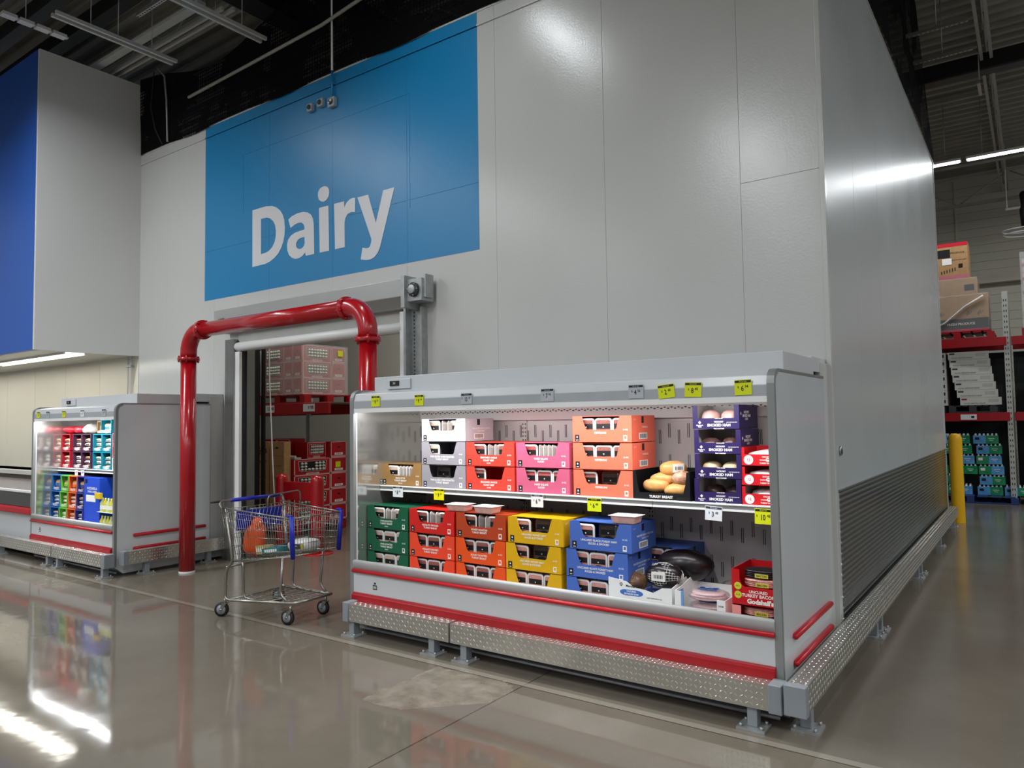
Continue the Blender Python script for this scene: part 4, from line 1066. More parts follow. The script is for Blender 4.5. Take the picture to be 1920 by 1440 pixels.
# black carton of netted breasts
t = thing('breast_carton', 'open black carton holding golden smoked turkey breasts', 'carton', (-1.968, UY-.01, UZ))
mb = MB(); W2 = .195
K1 = card(16, 16, 18)
mb.prism([(-W2, 0), (W2, 0), (W2, .045), (-W2, .045)], 'y', 0, .004, K1)
for s_ in (-1, 1):
    a = [(-W2*1, .045), (-W2+.045, .045), (-W2+.03, .10), (-W2+.02, .18), (-W2, .185)]
    mb.prism([(p[0]*(-s_), p[1]) for p in a] if s_ > 0 else a, 'y', 0, .004, K1)
    mb.box(-W2 if s_ < 0 else W2-.004, -W2+.004 if s_ < 0 else W2, .004, .40, 0, .185, K1)
mb.box(-W2, W2, .396, .40, 0, .185, K1).box(-W2, W2, 0, .40, 0, .004, K1)
mb.text('TURKEY BREAST', (0, -.0006, .020), XD, ZD, .022, PRINTW, .03)
mb.build('box', t)
GOLD = mat('smoked_gold', srgb(214, 156, 92), .35, var=.18, vs=14, bump=.2, bs=30)
for i, (dx, dy, dz, r, s_, w_) in enumerate(((-.07, .09, .085, (.088, .06, .046), 1, 'lower left'), (.08, .09, .06, (.09, .06, .042), 2, 'lower right'), (-.03, .13, .125, (.09, .06, .045), 3, 'middle'), (.10, .12, .13, (.07, .06, .05), 4, 'right'), (.02, .17, .19, (.10, .06, .052), 5, 'topmost'))):
    meat_piece('turkey_breast', (-1.968+dx, UY-.01+dy, UZ+dz), r, GOLD if i != 3 else mat('spiced', srgb(206, 150, 128), .35, var=.35, vs=40), f'golden smoked turkey breast in the black carton, {w_} one', 'turkey breast', 'turkey breasts in the black carton', .2*s_, s_, net=(1 if i == 3 else False), tagw=(i == 4))

# lower right: white carton, netted hams, bacon trays, red turkey bacon carton
t = thing('ham_crate', 'white carton with a wavy torn front holding dark netted hams', 'carton', (-2.045, 4.19, LZ+.02))
mb = MB(); W2 = .215; WB = card(238, 238, 236)
fp = [(-W2, 0), (W2, 0), (W2, .165), (.15, .16), (.09, .125), (.04, .135), (-.04, .145), (-.09, .175), (-.16, .185), (-W2, .19)]
for i in range(2, len(fp)-1):
    mb.prism([(fp[i][0], 0), fp[i], fp[i+1], (fp[i+1][0], 0)][::-1], 'y', 0, .004, WB)
mb.box(-W2, -W2+.004, .004, .38, 0, .19, WB).prism([(.004, 0), (.38, 0), (.38, .22), (.004, .165)], 'x', W2-.004, W2, WB).box(-W2, W2, .376, .38, 0, .19, WB).box(-W2, W2, 0, .38, 0, .004, WB)
f = -.0006
mb.prism([(p[0]-.055, p[1]+.108) for p in [(.045*cos(a*pi/8)+(.035 if cos(a*pi/8) > 0 else -.035), .019*sin(a*pi/8)) for a in range(16)]], 'y', f, 0, card(58, 110, 190))
mb.text('UNCURED', (-.055, f-.0004, .116), XD, ZD, .014, PRINTW, .03); mb.text('BONELESS HAM', (-.055, f-.0004, .100), XD, ZD, .014, PRINTW, .03)
mb.text("Member's Mark", (-.03, f, .148), XD, ZD, .020, PRINTK, .03)
mb.add([(-.125, f, .142), (-.113, f, .155), (-.125, f, .168), (-.137, f, .155)], [(0, 1, 2, 3)], PRINTK).add([(-.125, f-.0004, .149), (-.119, f-.0004, .155), (-.125, f-.0004, .161), (-.131, f-.0004, .155)], [(0, 1, 2, 3)], PRINTW)
mb.text('KEEP REFRIGERATED', (.10, f, .09), XD, ZD, .011, PRINTK, .01)
mb.build('box', t)
BLK = mat('dark_ham', srgb(28, 22, 24), .3, var=.3, vs=14)
meat_piece('netted_ham', (-2.13, 4.30, LZ+.175), (.08, .08, .06), mat('brown_ham', srgb(96, 66, 50), .35, var=.4, vs=14), 'small brown ham at the left in the white carton', 'netted ham', 'hams in the white carton', 0, 51, net=1)
meat_piece('netted_ham', (-1.93, 4.31, LZ+.235), (.12, .09, .075), BLK, 'dark ham in pale netting at the front of the white carton', 'netted ham', 'hams in the white carton', .1, 52, net=2, tagw=True)
meat_piece('netted_ham', (-1.87, 4.50, LZ+.275), (.18, .11, .095), BLK, 'large plain black wrapped ham behind in the white carton', 'netted ham', 'hams in the white carton', .15, 53)
t = thing('bacon_case', 'low white and blue carton with a cut-down front beside the ham crate', 'carton', (-1.655, 4.185, LZ+.03))
mb = MB(); W2 = .155; BB = card(108, 158, 214)
mb.box(-W2, W2, 0, .004, 0, .06, WB).box(W2-.05, W2, 0, .004, .06, .125, WB).box(-W2, -W2+.05, 0, .004, .06, .15, WB).box(-W2+.04, -W2+.055, -.0008, 0, .06, .15, BB)
mb.prism([(.004, 0), (.36, 0), (.36, .21), (.12, .16), (.004, .15)], 'x', -W2, -W2+.004, WB).box(W2-.004, W2, .004, .36, 0, .125, WB).box(-W2+.004, -W2+.006, .01, .12, .02, .14, BB)
mb.box(-W2, W2, .356, .36, 0, .14, WB).box(-W2, W2, 0, .36, 0, .004, WB)
mb.text('HAM', (W2-.026, -.0006, .09), XD, ZD, .014, PRINTK, .02)
mb.build('box', t)
def oval_pack(x, y, z, rz, lab, m=None, seed=0):
    t = thing('oval_pack', lab, 'sliced meat pack', (x, y, z), rz, group='oval packs of sliced ham')
    P = mat('slice_pink', srgb(228, 188, 190), .2, var=.12, vs=60)
    mb = MB()
    for k in range(3): mb.blob((0, 0, .010+k*.012), (.115-k*.006, .085-k*.005, .010), P, 22, 6, .04, .9, seed+k)
    mb.build('slices', t)
    MB().blob((0, 0, .026), (.128, .096, .034), GLASS, 22, 8, .03, .9, seed).build('wrap', t)
    mb = MB().box(-.055, .055, -.035, .035, .0605, .0625, card(54, 90, 150)).box(-.05, .05, -.008, .008, .0625, .0632, PRINTK)
    mb.text('HAM', (0, .018, .0632), XD, YD, .022, PRINTW, .03)
    mb.build('label', t)
oval_pack(-1.645, 4.31, LZ+.125, .1, 'oval pack of pink sliced ham at the front of the low carton', seed=61)
oval_pack(-1.64, 4.31, LZ+.05, .0, 'oval pack of sliced ham underneath in the low carton', seed=64)
oval_pack(-1.56, 4.66, LZ+.12, .2, 'oval pack of sliced ham behind the low carton near the case back', seed=67)
oval_pack(-1.56, 4.66, LZ+.04, .1, 'oval pack at the bottom behind the low carton near the back', seed=68)
def gods_extra(mb, f, W2, lip):
    G = card(206, 214, 60)
    for zz, s_ in ((.108, 'ALL'), (.058, '4 LB')):
        mb.add([(-W2+.035+.021*cos(a*pi/10), f-.0002, zz+.021*sin(a*pi/10)) for a in range(20)], [tuple(range(20))], G)
        mb.text(s_, (-W2+.035, f-.0008, zz), XD, ZD, .013, RDB, .02)
t = thing('bacon_case', 'red Uncured Turkey Bacon carton at the right end of the lower deck', 'carton', (-1.335, 4.19, LZ+.145))
mb = MB(); W2 = .125
mb.box(-W2, W2, 0, .004, 0, .105, RDB).box(-W2, -W2+.045, 0, .004, .105, .20, RDB)
mb.prism([(-W2+.045, .105), (-W2+.075, .105), (-W2+.06, .112), (-W2+.052, .125), (-W2+.045, .15)], 'y', 0, .004, RDB)
mb.box(-W2, -W2+.004, .004, .34, 0, .20, RDB).box(W2-.004, W2, .004, .34, 0, .20, RDB).box(-W2, W2, .336, .34, 0, .2, RDB).box(-W2, W2, 0, .34, 0, .004, RDB)
f = -.0006
mb.text('UNCURED', (.025, f, .080), XD, ZD, .022, PRINTW, .03); mb.text('TURKEY BACON', (.025, f, .058), XD, ZD, .025, PRINTW, .03); mb.text("Godshall's", (.035, f, .026), XD, ZD, .036, PRINTW, .05)
gods_extra(mb, f, W2, .105)
mb.build('box', t)
BAC = mat('bacon_slices', srgb(220, 160, 150), .3, var=.3, vs=50)
def bacon(x, y, z, lab, m, seed, flat=False):
    t = thing('bacon_pack', lab, 'bacon pack', (x, y, z), 0, group='bacon packs at the right end of the lower deck')
    mb = MB()
    for k in range(4): mb.blob((0, 0, .006+k*.010), (.098, .075, .008), m, 20, 6, .06, .7, seed+k)
    mb.build('slices', t)
    mb = MB().box(-.02, .055, -.079, -.076, .004, .026, card(206, 196, 70)); mb.text('BACON', (.018, -.0795, .015), XD, ZD, .016, PRINTK, .02)
    mb.build('label', t)
bacon(-1.315, 4.30, LZ+.245, 'pink bacon pack showing its slices in the red carton', BAC, 71)
bacon(-1.315, 4.30, LZ+.192, 'pink bacon pack below the top one in the red carton', BAC, 75)
bacon(-1.32, 4.31, LZ+.295, 'dark bacon pack on top in the red carton', BLK, 79)
bacon(-1.33, 4.29, LZ+.150, 'lowest bacon pack inside the red carton', BAC, 83)
t = thing('bacon_case', 'lowest pink carton under the red turkey bacon carton', 'carton', (-1.335, 4.185, LZ))
PKC = card(236, 150, 144)
MB().box(-.125, .125, 0, .004, 0, .085, PKC).box(-.125, -.075, 0, .004, .085, .142, PKC).box(-.125, -.121, .004, .34, 0, .142, PKC).box(.121, .125, .004, .34, 0, .142, PKC).box(-.125, .125, .336, .34, 0, .142, PKC).box(-.125, .125, 0, .34, 0, .004, PKC).build('box', t)
bacon(-1.32, 4.29, LZ+.085, 'bacon pack in the lowest pink carton', BAC, 90)

# ---------------- price tags
YT = mat('tag_yellow', srgb(214, 222, 20), .4, var=.02); GT = mat('tag_grey', srgb(178, 182, 188), .35, var=.02); WT = mat('tag_white', srgb(226, 228, 232), .4, var=.02)
def tagc(x, y, z, w_, h_, m, dollars, cents, lab, rz=0.0, sc=1.0):
    mb = MB().box(-w_/2, w_/2, 0, .0018, 0, h_, m)
    mb.box(-w_/2+.003, w_/2-.003, -.0006, 0, h_-.017, h_-.004, PRINTK if m is not WT else DGREY)
    mb.text('Sliced deli', (0, -.0012, h_-.0105), XD, ZD, .011, m)
    mb.text(dollars, (-.004, -.0012, h_*.42), XD, ZD, h_*.50, PRINTK, .015, .72)
    mb.text('$', (-.016-.011*len(dollars), -.0012, h_*.52), XD, ZD, h_*.2, PRINTK)
    mb.text(cents, (.010+.010*len(dollars), -.0012, h_*.54), XD, ZD, h_*.26, PRINTK, .01, .85)
    o = mb.build('price_tag', loc=(x, y, z), rot=(0, rz, 0))
    return tag(o, lab, 'price tag', 'price tags on the long display case')
TY = 4.056
tagc(-4.226, TY, 1.783, .094, .086, YT, '9', '24', 'yellow price tag at the far left end of the long case canopy')
tagc(-3.762, TY, 1.780, .090, .082, YT, '9', '14', 'yellow price tag on the canopy, second from its left end')
tagc(-3.303, TY, 1.780, .100, .078, GT, '12', '87', 'grey 12.87 price tag on the canopy')
tagc(-2.615, TY, 1.780, .100, .084, GT, '7', '96', 'grey 7.96 price tag on the canopy')
tagc(-1.972, TY, 1.780, .100, .084, GT, '4', '56', 'grey 4.56 price tag on the canopy')
tagc(-1.771, TY, 1.776, .104, .082, YT, '2', '48', 'yellow price tag tilted on the canopy right of the 4.56 tag', -.10)
tagc(-1.610, TY, 1.777, .102, .086, YT, '8', '48', 'yellow 8.48 price tag on the canopy', .04)
tagc(-1.316, TY, 1.779, .096, .086, YT, '6', '94', 'yellow 6.94 price tag at the right end of the canopy', -.02)
SY = 4.342
tagc(-4.270, SY, 1.046, .112, .088, WT, '8', '34', 'white 8.34 price tag on the shelf under the brown carton')
tagc(-3.825, SY, 1.044, .104, .088, YT, '9', '14', 'yellow price tag on the shelf under the grey cartons')
tagc(-2.900, SY, 1.040, .102, .092, WT, '6', '98', 'white 6.98 price tag on the shelf under the pink cartons')
tagc(-2.438, SY, 1.038, .106, .088, YT, '6', '48', 'yellow price tag on the shelf under the orange cartons')
tagc(-1.615, SY, 1.032, .106, .086, WT, '3', '48', 'white 3.48 price tag on the shelf under the ham cartons', .05)
tagc(-1.314, SY, 1.030, .102, .090, YT, '10', '48', 'yellow 10.48 price tag at the right end of the shelf', .02)

# ================================================================ LEFT CASE GOODS
PC = [mat('pouch_cream', srgb(222, 196, 150), .4, var=.15, vs=20), mat('pouch_white', srgb(228, 222, 212), .4, var=.12, vs=20), mat('pouch_brown', srgb(150, 110, 72), .45, var=.2, vs=20), mat('pouch_dark', srgb(70, 60, 62), .4, var=.3, vs=20)]
def snack_box(x, y, z, w_, h_, base, label, fill, n, short, d_=.28, txt='CHEESE'):
    mb = MB(); W2 = w_/2; e = .012
    mb.box(-W2, W2, 0, .003, 0, h_*.20, base).box(-W2, -W2+e, 0, .003, h_*.2, h_, base).box(W2-e, W2, 0, .003, h_*.2, h_, base).box(-W2+e, W2-e, 0, .003, h_-.012, h_, base)
    mb.box(-W2, -W2+.003, .003, d_, 0, h_, base).box(W2-.003, W2, .003, d_, 0, h_, base).box(-W2+.003, W2-.003, d_-.003, d_, 0, h_, base).box(-W2, W2, .003, d_, 0, .003, base).box(-W2+.003, W2-.003, .003, d_, h_-.003, h_, base)
    mb.text(txt, (0, -.0008, h_*.12), XD, ZD, w_*.18, PRINTW, .03)
    mb.text('12 CT', (0, -.0008, h_*.05), XD, ZD, w_*.10, PRINTW, .02)
    tag(mb.build('snack_carton', loc=(x, y, z)), label, 'carton', 'snack cartons in the left case')
    k = max(1, n); hh = (h_*.72)/k
    for i in range(n):
        o = MB().blob((0, 0, 0), (W2-.018, .05, hh*.42), fill if i % 2 == 0 else PC[1], 10, 6, .12, .6, i+int(abs(x)*100)).box(-W2*.4, W2*.4, -.051, -.047, -hh*.12, hh*.12, base)
        tag(o.build('snack_pouch', loc=(x, y+.065, z+.004+hh*(i+.5))), f'{["lowest", "second", "third"][i]} pouch in the {short}', 'snack pouch', 'pouches in the snack cartons')
PUR, MAR, TEAL, CRM = card(72, 40, 62), card(160, 22, 40), card(20, 120, 140), card(226, 206, 190)
LU = [(-10.335, MAR, 'crimson', .235), (-10.02, PUR, 'dark plum', .235), (-9.775, PUR, 'dark plum', .235), (-9.485, TEAL, 'teal', .225), (-9.25, TEAL, 'teal', .225)]
ORD = ['first', 'second', 'third', 'fourth', 'fifth', 'sixth', 'seventh', 'eighth', 'ninth']
for i, (x, m, nme, ww) in enumerate(LU):
    for l, rw in ((0, 'lower row'), (1, 'upper row')):
        snack_box(x, 4.39, UZ+l*.222, ww, .216, m, f'{nme} snack carton in the {rw} of the upper shelf, {ORD[i]} from the left', PC[0] if nme != 'dark plum' else PC[(i+l) % 3], 3, f'{nme} carton, {rw} of upper shelf, {ORD[i]} from left')
snack_box(-9.29, 4.40, UZ+.446, .26, .17, TEAL, 'teal snack carton on top of the teal stack, partly open', PC[0], 1, 'topmost teal carton', txt='TORTILLAS')
snack_box(-9.56, 4.46, UZ+.446, .17, .15, KRAFT, 'brown kraft carton beside the topmost teal carton', PC[0], 1, 'brown kraft carton beside the teal one', txt='WRAPS')
for i, (x, c) in enumerate(((-10.32, MAR), (-10.05, MAR))):
    tag(MB().blob((0, 0, 0), (.13, .12, .045), mat('red_bag', srgb(190, 30, 44), .35, var=.15), 12, 8, .15, .7, i).build('red_bag', loc=(x, 4.5, UZ+.446+.045)), ['crumpled red bag lying on the crimson cartons', 'crumpled red bag lying on the dark plum cartons'][i], 'bag', 'red bags on the cartons of the left case')
for i, x in enumerate((-9.80,)):
    tag(MB().blob((0, 0, 0), (.08, .10, .06), PC[1], 12, 8, .18, .7, i+9).build('snack_bag', loc=(x, 4.47, UZ+.446+.05)), 'pale snack bag on the plum cartons, right of the red bags', 'bag')
for l in range(3):
    snack_box(-8.985, 4.385, UZ+l*.15, .22, .145, card(214, 90, 90) if l else card(228, 214, 206), f'cream and red carton right of the teal stack, {NM3[l]} of three', PC[2], 1, f'cream and red carton beside the teal stack, {NM3[l]}', txt='DELI')
    snack_box(-8.70, 4.40, UZ+l*.20, .24, .19, PUR, f'plum carton hidden behind the right end panel, {NM3[l]} of three', PC[2], 1, f'plum carton at the right end, {NM3[l]}', txt='DELI')
LL = [(-10.335, card(26, 100, 176), 'blue', .235), (-10.105, card(110, 190, 70), 'lime green', .20), (-9.875, card(226, 100, 48), 'orange', .215), (-9.665, card(54, 60, 140), 'navy', .19)]
for i, (x, m, nme, ww) in enumerate(LL):
    for l in range(3):
        snack_box(x, 4.265+.01*l, LZ+l*.205, ww, .198, m, f'{nme} snack carton on the lower deck, {NM3[l]} of its stack, {ORD[i]} from the left', (KRAFT if l == 2 else PC[(i+l) % 2]), 3 if l < 2 else 1, f'{nme} carton, {NM3[l]} of lower deck, {ORD[i]} from left', txt='SNACK')
t = thing('cream_cheese_carton', 'tall plain blue carton right of the navy snack cartons', 'carton', (-9.36, 4.28, LZ))
mb = MB().box(-.20, .19, 0, .3, 0, .60, card(34, 76, 200)).box(-.18, -.12, -.0008, 0, .53, .58, PRINTK).box(-.15, .09, -.0008, 0, .31, .39, PRINTW)
mb.text('MOZZARELLA', (0, -.001, .47), XD, ZD, .040, PRINTW, .02); mb.text('STRING CHEESE', (0, -.001, .43), XD, ZD, .032, PRINTW, .02)
mb.build('box', t, bevel=.002)
tag(MB().box(-.07, .07, 0, .03, 0, .07, card(226, 190, 40)).build('yellow_packet', loc=(-9.14, 4.24, LZ+.36)), 'small yellow packet leaning on the tall blue carton', 'packet')
t = thing('green_carton', 'green open carton of yellow bottles at the right of the lower deck', 'carton', (-8.90, 4.24, LZ))
MB().prism([(0, 0), (.30, 0), (.30, .42), (.12, .42), (0, .24)], 'x', .20, .204, card(30, 130, 76)).box(-.25, .204, .296, .30, 0, .42, card(30, 130, 76)).box(-.25, .204, 0, .30, .205, .209, card(210, 220, 200)).build('box', t)
i = 0
for r_, zz in enumerate((.0, .21)):
    for k in range(6):
        mb = MB().lathe([(.0, 0), (.028, .0), (.030, .01), (.030, .10), (.012, .135), (.012, .16), (0, .162)], [mat('bottle_yellow', srgb(206, 190, 60), .3), mat('bottle_lime', srgb(196, 210, 150), .3)][(k+r_) % 2], (0, 0, 0), 12)
        mb.lathe([(.0305, .03), (.0305, .075)], PRINTW, (0, 0, 0), 12)
        tag(mb.build('small_bottle', loc=(-9.11+k*.072, 4.29, LZ+zz)), f'small yellow bottle in the green carton, {["lower", "upper"][r_]} row, {ORD[k]} from the left', 'bottle', 'small bottles in the green carton')
snack_box(-8.53, 4.20, LZ, .22, .15, card(214, 226, 220), 'low cream carton in the bottom right corner of the left case', PC[2], 1, 'low cream carton in the corner', txt='DIP')
for j, (x, m, c) in enumerate(((-10.33, YT, '4'), (-10.06, GT, '5'), (-9.62, YT, '7'), (-9.14, WT, '6'), (-8.62, GT, '3'))):
    tagc(x, TY, 1.780, .09, .08, m, c, '98', ['yellow price tag, leftmost on the left case canopy', 'grey price tag, second on the left case canopy', 'yellow price tag, middle of the left case canopy', 'white price tag, fourth on the left case canopy', 'grey price tag, rightmost on the left case canopy'][j])
for j, x in enumerate((-9.92, -9.75, -8.93, -8.62)):
    tagc(x, SY, 1.046, .08, .088, WT, '4', '98', ['white price tag on the left case shelf, first from the left', 'white price tag on the left case shelf, second from the left', 'white price tag on the left case shelf under the teal cartons', 'white price tag at the right end of the left case shelf'][j])
for root in TR.values():
    for c in KIDS.get(root.name, []): bpy.data.objects.remove(c)
    bpy.data.objects.remove(root)
KIDS.clear()
# ================================================================ SHOPPING CART (nose towards +x)
def cart():
    t = thing('shopping_cart', 'wire shopping cart with blue handle and corner strips by the red pipe', 'shopping cart', (-5.43, 4.07, 0), radians(2))
    G = CHROME
    # basket corner points: rear wide/high, front narrow
    def P(u, v, h):   # u 0 rear..1 nose, v -1..1, h 0 bottom..1 top
        xb, xt = -.31+u*.765, -.40+u*.865
        x = xb+(xt-xb)*h
        half = (.275+.045*h)*(1-u)+(.25+.02*h)*u
        zb = .47*(1-u)+.575*u; zt = .935*(1-u)+.885*u
        return (x, v*half, zb+(zt-zb)*h)
    mb = MB(); r = .0021
    for s_ in (-1, 1):
        for i in range(31): mb.tube([P(i/30, s_, 0), P(i/30, s_, 1)], r, G, 5)
        for h in (.14, .30, .46, .64, .82): mb.tube([P(0, s_, h), P(1, s_, h)], r*1.2, G, 5)
        mb.tube([P(0, s_, 1), P(1, s_, 1)], .006, G, 8); mb.tube([P(0, s_, 0), P(1, s_, 0)], .005, G, 8)
        mb.tube([P(0, s_, .93), P(1, s_, .93)], .003, G, 6)
    for i in range(19):
        v = -1+i*2/18
        mb.tube([P(1, v, 0), P(1, v, 1)], r, G, 5)
    for h in (.14, .3, .46, .64, .82): mb.tube([P(1, -1, h), P(1, 1, h)], r*1.2, G, 5)
    mb.tube([P(1, -1, 1), P(1, 1, 1)], .006, G, 8)
    mb.build('basket_sides', t)
    mb = MB()
    for i in range(25): mb.tube([P(i/24, -1, 0), P(i/24, 1, 0)], r, G, 5)
    for i in range(9): mb.tube([P(0, -1+i/4, 0), P(1, -1+i/4, 0)], r*1.2, G, 5)
    mb.build('basket_floor', t)
    mb = MB()     # swinging rear gate
    for i in range(15):
        v = -.97+i*1.94/14; mb.tube([P(0, v, .02), P(.05, v, .98)], r, G, 5)
    for h in (.02, .25, .5, .75, .98): mb.tube([P(.05*h, -.97, h), P(.05*h, .97, h)], .003, G, 6)
    mb.build('rear_gate', t)
    # child seat
    mb = MB()
    for i in range(11):
        y = -.2+i*.04; mb.tube([(-.33, y, .72), (-.19, y, .72), (-.12, y, .93)], r, G, 5)
    mb.tube([(-.12, -.23, .93), (-.12, .23, .93)], .004, G, 6)
    seat = mb.build('child_seat', t)
    MB().box(-.30, -.285, -.24, .24, .73, .90, BLUEC).build('seat_panel', seat, bevel=.006)
    mb = MB().tube(fillet([(-.10, -.06, .93), (-.10, -.06, 1.03), (-.10, .30, 1.05), (-.10, .30, .90)], .05), .006, G, 8)
    mb.build('seat_hoop', seat)
    # handle
    h = MB().tube(fillet([(-.36, -.33, .90), (-.40, -.34, .99), (-.40, .34, .99), (-.36, .33, .90)], .04), .012, G, 10).build('handle_tube', t)
    MB().tube([(-.40, -.22, .99), (-.40, .30, .99)], .0175, BLUEC, 12).build('handle_grip', h)
    MB().tube([(-.40, -.42, .99), (-.40, -.33, .99)], .010, DGREY, 10).build('handle_end', h)
    # blue corner bumpers
    for s_ in (-1, 1):
        a, b = Vector(P(1, s_, -.06)), Vector(P(1, s_, 1.05))
        mb = MB(); n = 1
        mb.tube([a+Vector((.004, 0, 0)), b+Vector((.004, 0, 0))], .019, BLUEC, 8)
        mb.tube([b+Vector((-.06, -.0*s_, .004)), b+Vector((.004, 0, .004))], .010, BLUEC, 8)
        mb.build('corner_strip', t)
    # side uprights of the frame
    for s_ in (-1, 1):
        pts = fillet([(-.34, s_*.31, .93), (-.27, s_*.29, .47), (-.36, s_*.29, .40), (-.36, s_*.30, .155), (-.30, s_*.30, .145), (.42, s_*.20, .185)], .05)
        MB().tube(pts, .0125, G, 10).build('side_frame', t)
        MB().tube(fillet([(.30, s_*.22, .56), (.26, s_*.215, .25), (.34, s_*.21, .19)], .04), .011, G, 10).build('front_upright', t)
        MB().tube(fillet([(-.16, s_*.27, .48), (-.15, s_*.27, .40), (-.16, s_*.26, .18), (.0, s_*.25, .165)], .05), .010, G, 10).build('brace', t)
    mb = MB().tube([(.42, -.20, .185), (.43, 0, .186), (.42, .20, .185)], .0125, G, 10)
    mb.tube([(-.30, -.29, .15), (-.30, .29, .15)], .008, G, 8).tube([(-.36, -.29, .42), (-.36, .29, .42)], .008, G, 8)
    for i in range(9):
        v = -.9+i*.225; mb.tube([(-.25, v*.28, .16), (.42, v*.20, .186)], .003, G, 5)
    for i in range(6):
        u = i/5; x = -.22+u*.6; hw = .28-.08*u; mb.tube([(x, -hw, .158+.028*u), (x, hw, .158+.028*u)], .0035, G, 5)
    mb.build('lower_rack', t)
    # casters
    for x, y, a in ((-.36, -.30, .5), (-.36, .30, .3), (.36, -.19, .15), (.36, .19, .1)):
        c = MB().cyl((x, y, .11), (x, y, .155), .012, G, 10).build('caster', t)
        q = Matrix.Translation((x, y, 0)) @ Matrix.Rotation(a+pi/2*0, 4, 'Z')
        mb = MB(); mb.M = q
        for s_ in (-.018, .018): mb.prism([(-.045, .055), (-.03, .045), (.02, .115), (-.02, .122)], 'y', s_-.0015, s_+.0015, G)
        mb.box(-.022, .022, -.019, .019, .112, .118, G)
        mb.build('fork', c)
        mb = MB(); mb.M = q
        mb.cyl((-.03, -.014, .060), (-.03, .014, .060), .060, RUBBER, 24).cyl((-.03, -.0155, .060), (-.03, .0155, .060), .040, GREYP, 20).cyl((-.03, -.022, .06), (-.03, .022, .06), .010, G, 8)
        mb.build('wheel', c)
cart()
t = thing('shopping_bag', 'orange plastic bag standing upright in the rear of the cart', 'bag', (-5.70, 4.0, .505))
ORG = mat('orange_plastic', srgb(232, 84, 16), .35, var=.12, vs=10, bump=.4, bs=14)
mb = MB().blob((0, 0, .13), (.085, .09, .135), ORG, 18, 12, .13, .75, 5).blob((.035, .0, .27), (.04, .05, .05), ORG, 12, 8, .25, .8, 6)
mb.build('bag', t)
MB().tube([(.0, -.03, .26), (.02, -.03, .34), (.05, .01, .30)], .006, ORG, 6).build('handle', t)
mb = MB().blob((0, 0, .055), (.15, .10, .055), mat('white_film', srgb(226, 226, 222), .25, var=.08), 20, 10, .05, .7, 4)
mb.box(-.03, .07, -.101, -.098, .03, .075, DGREY).box(.075, .11, -.097, -.094, .03, .07, mat('tag_olive', srgb(176, 170, 40), .4))
tag(mb.build('wrapped_pack', loc=(-5.12, 4.08, .57), rot=(0, -.12, 0)), 'white plastic wrapped pack lying in the nose of the cart', 'packet')
tag(MB().box(-.09, .09, -.06, .06, 0, .045, mat('teal_pack', srgb(40, 130, 140), .4)).box(-.07, .07, -.0605, -.06, .012, .035, PRINTW).build('teal_packet', loc=(-5.37, 3.97, .555), rot=(0, -.12, .2), bevel=.01), 'flat teal packet beside the blue strip in the cart', 'packet')
tag(MB().box(-.06, .06, -.05, .05, 0, .07, mat('pale_yellow_pack', srgb(214, 190, 110), .45)).box(-.05, .05, -.0505, -.05, .02, .05, PRINTW).build('small_box', loc=(-5.53, 3.98, .53), rot=(0, -.12, 0), bevel=.004), 'pale yellow packet between the orange bag and the teal packet', 'packet')
tag(MB().box(-.05, .05, -.04, .04, 0, .06, DGREY).build('small_box', loc=(-5.46, 4.12, .54), rot=(0, -.12, 0), bevel=.004), 'small dark packet behind the pale yellow one in the cart', 'packet')

# ================================================================ EGG STORE BEHIND THE DOOR
def pallet_rack(name, lab, x0, x1, y, depth, levels, m_up, xs, holes=True, grp=None):
    t = thing(name, lab, 'pallet rack', ((x0+x1)/2, y, 0), group=grp); ox = (x0+x1)/2
    for x in xs:
        for yy in (0, depth):
            mb = MB().box(x-ox-.045, x-ox+.045, yy, yy+.07, 0, levels[-1]+.85, m_up)
            if holes and yy == 0:
                for k in range(int((levels[-1]+.8)/.10)):
                    for e in (-.018, .018): mb.box(x-ox+e-.007, x-ox+e+.007, -.001, .001, .05+k*.10, .09+k*.10, DGREY)
            u = mb.box(x-ox-.07, x-ox+.07, yy-.03, yy+.10, 0, .012, m_up).build('upright', t)
    for z in levels:
        for yy in (-.03, depth+.03): MB().box(x0-ox, x1-ox, yy, yy+.05, z-.16, z, REDD).build('beam', t, bevel=.006)
        mb = MB(); x = x0-ox
        while x < x1-ox: mb.box(x, x+.006, -.035, depth+.05, z, z+.006, CHROME); x += .05
        for k in range(int(depth/.1)+1): mb.box(x0-ox, x1-ox, k*.1, k*.1+.006, z-.006, z, CHROME)
        mb.build('wire_deck', t)
    if not grp or y > 10: MB().box(x0-ox, x1-ox, depth+.12, depth+.14, .02, levels[-1]-.2, mat('rack_shade', srgb(40, 42, 42), .8)).build('shade_sheet', t)  # dark sheet added behind the goods, its colour stands for unlit depth
    return t
EY = 6.95
pallet_rack('pallet_rack', 'red beam rack of egg cases seen through the open door', -11.4, -8.2, 6.98, 1.0, [1.965], GALV, (-11.3, -9.93), grp='red beam pallet racks')
EGG = mat('egg_white', srgb(216, 214, 206), .45, var=.05); ER = card(178, 20, 32); ERT = card(214, 176, 172)
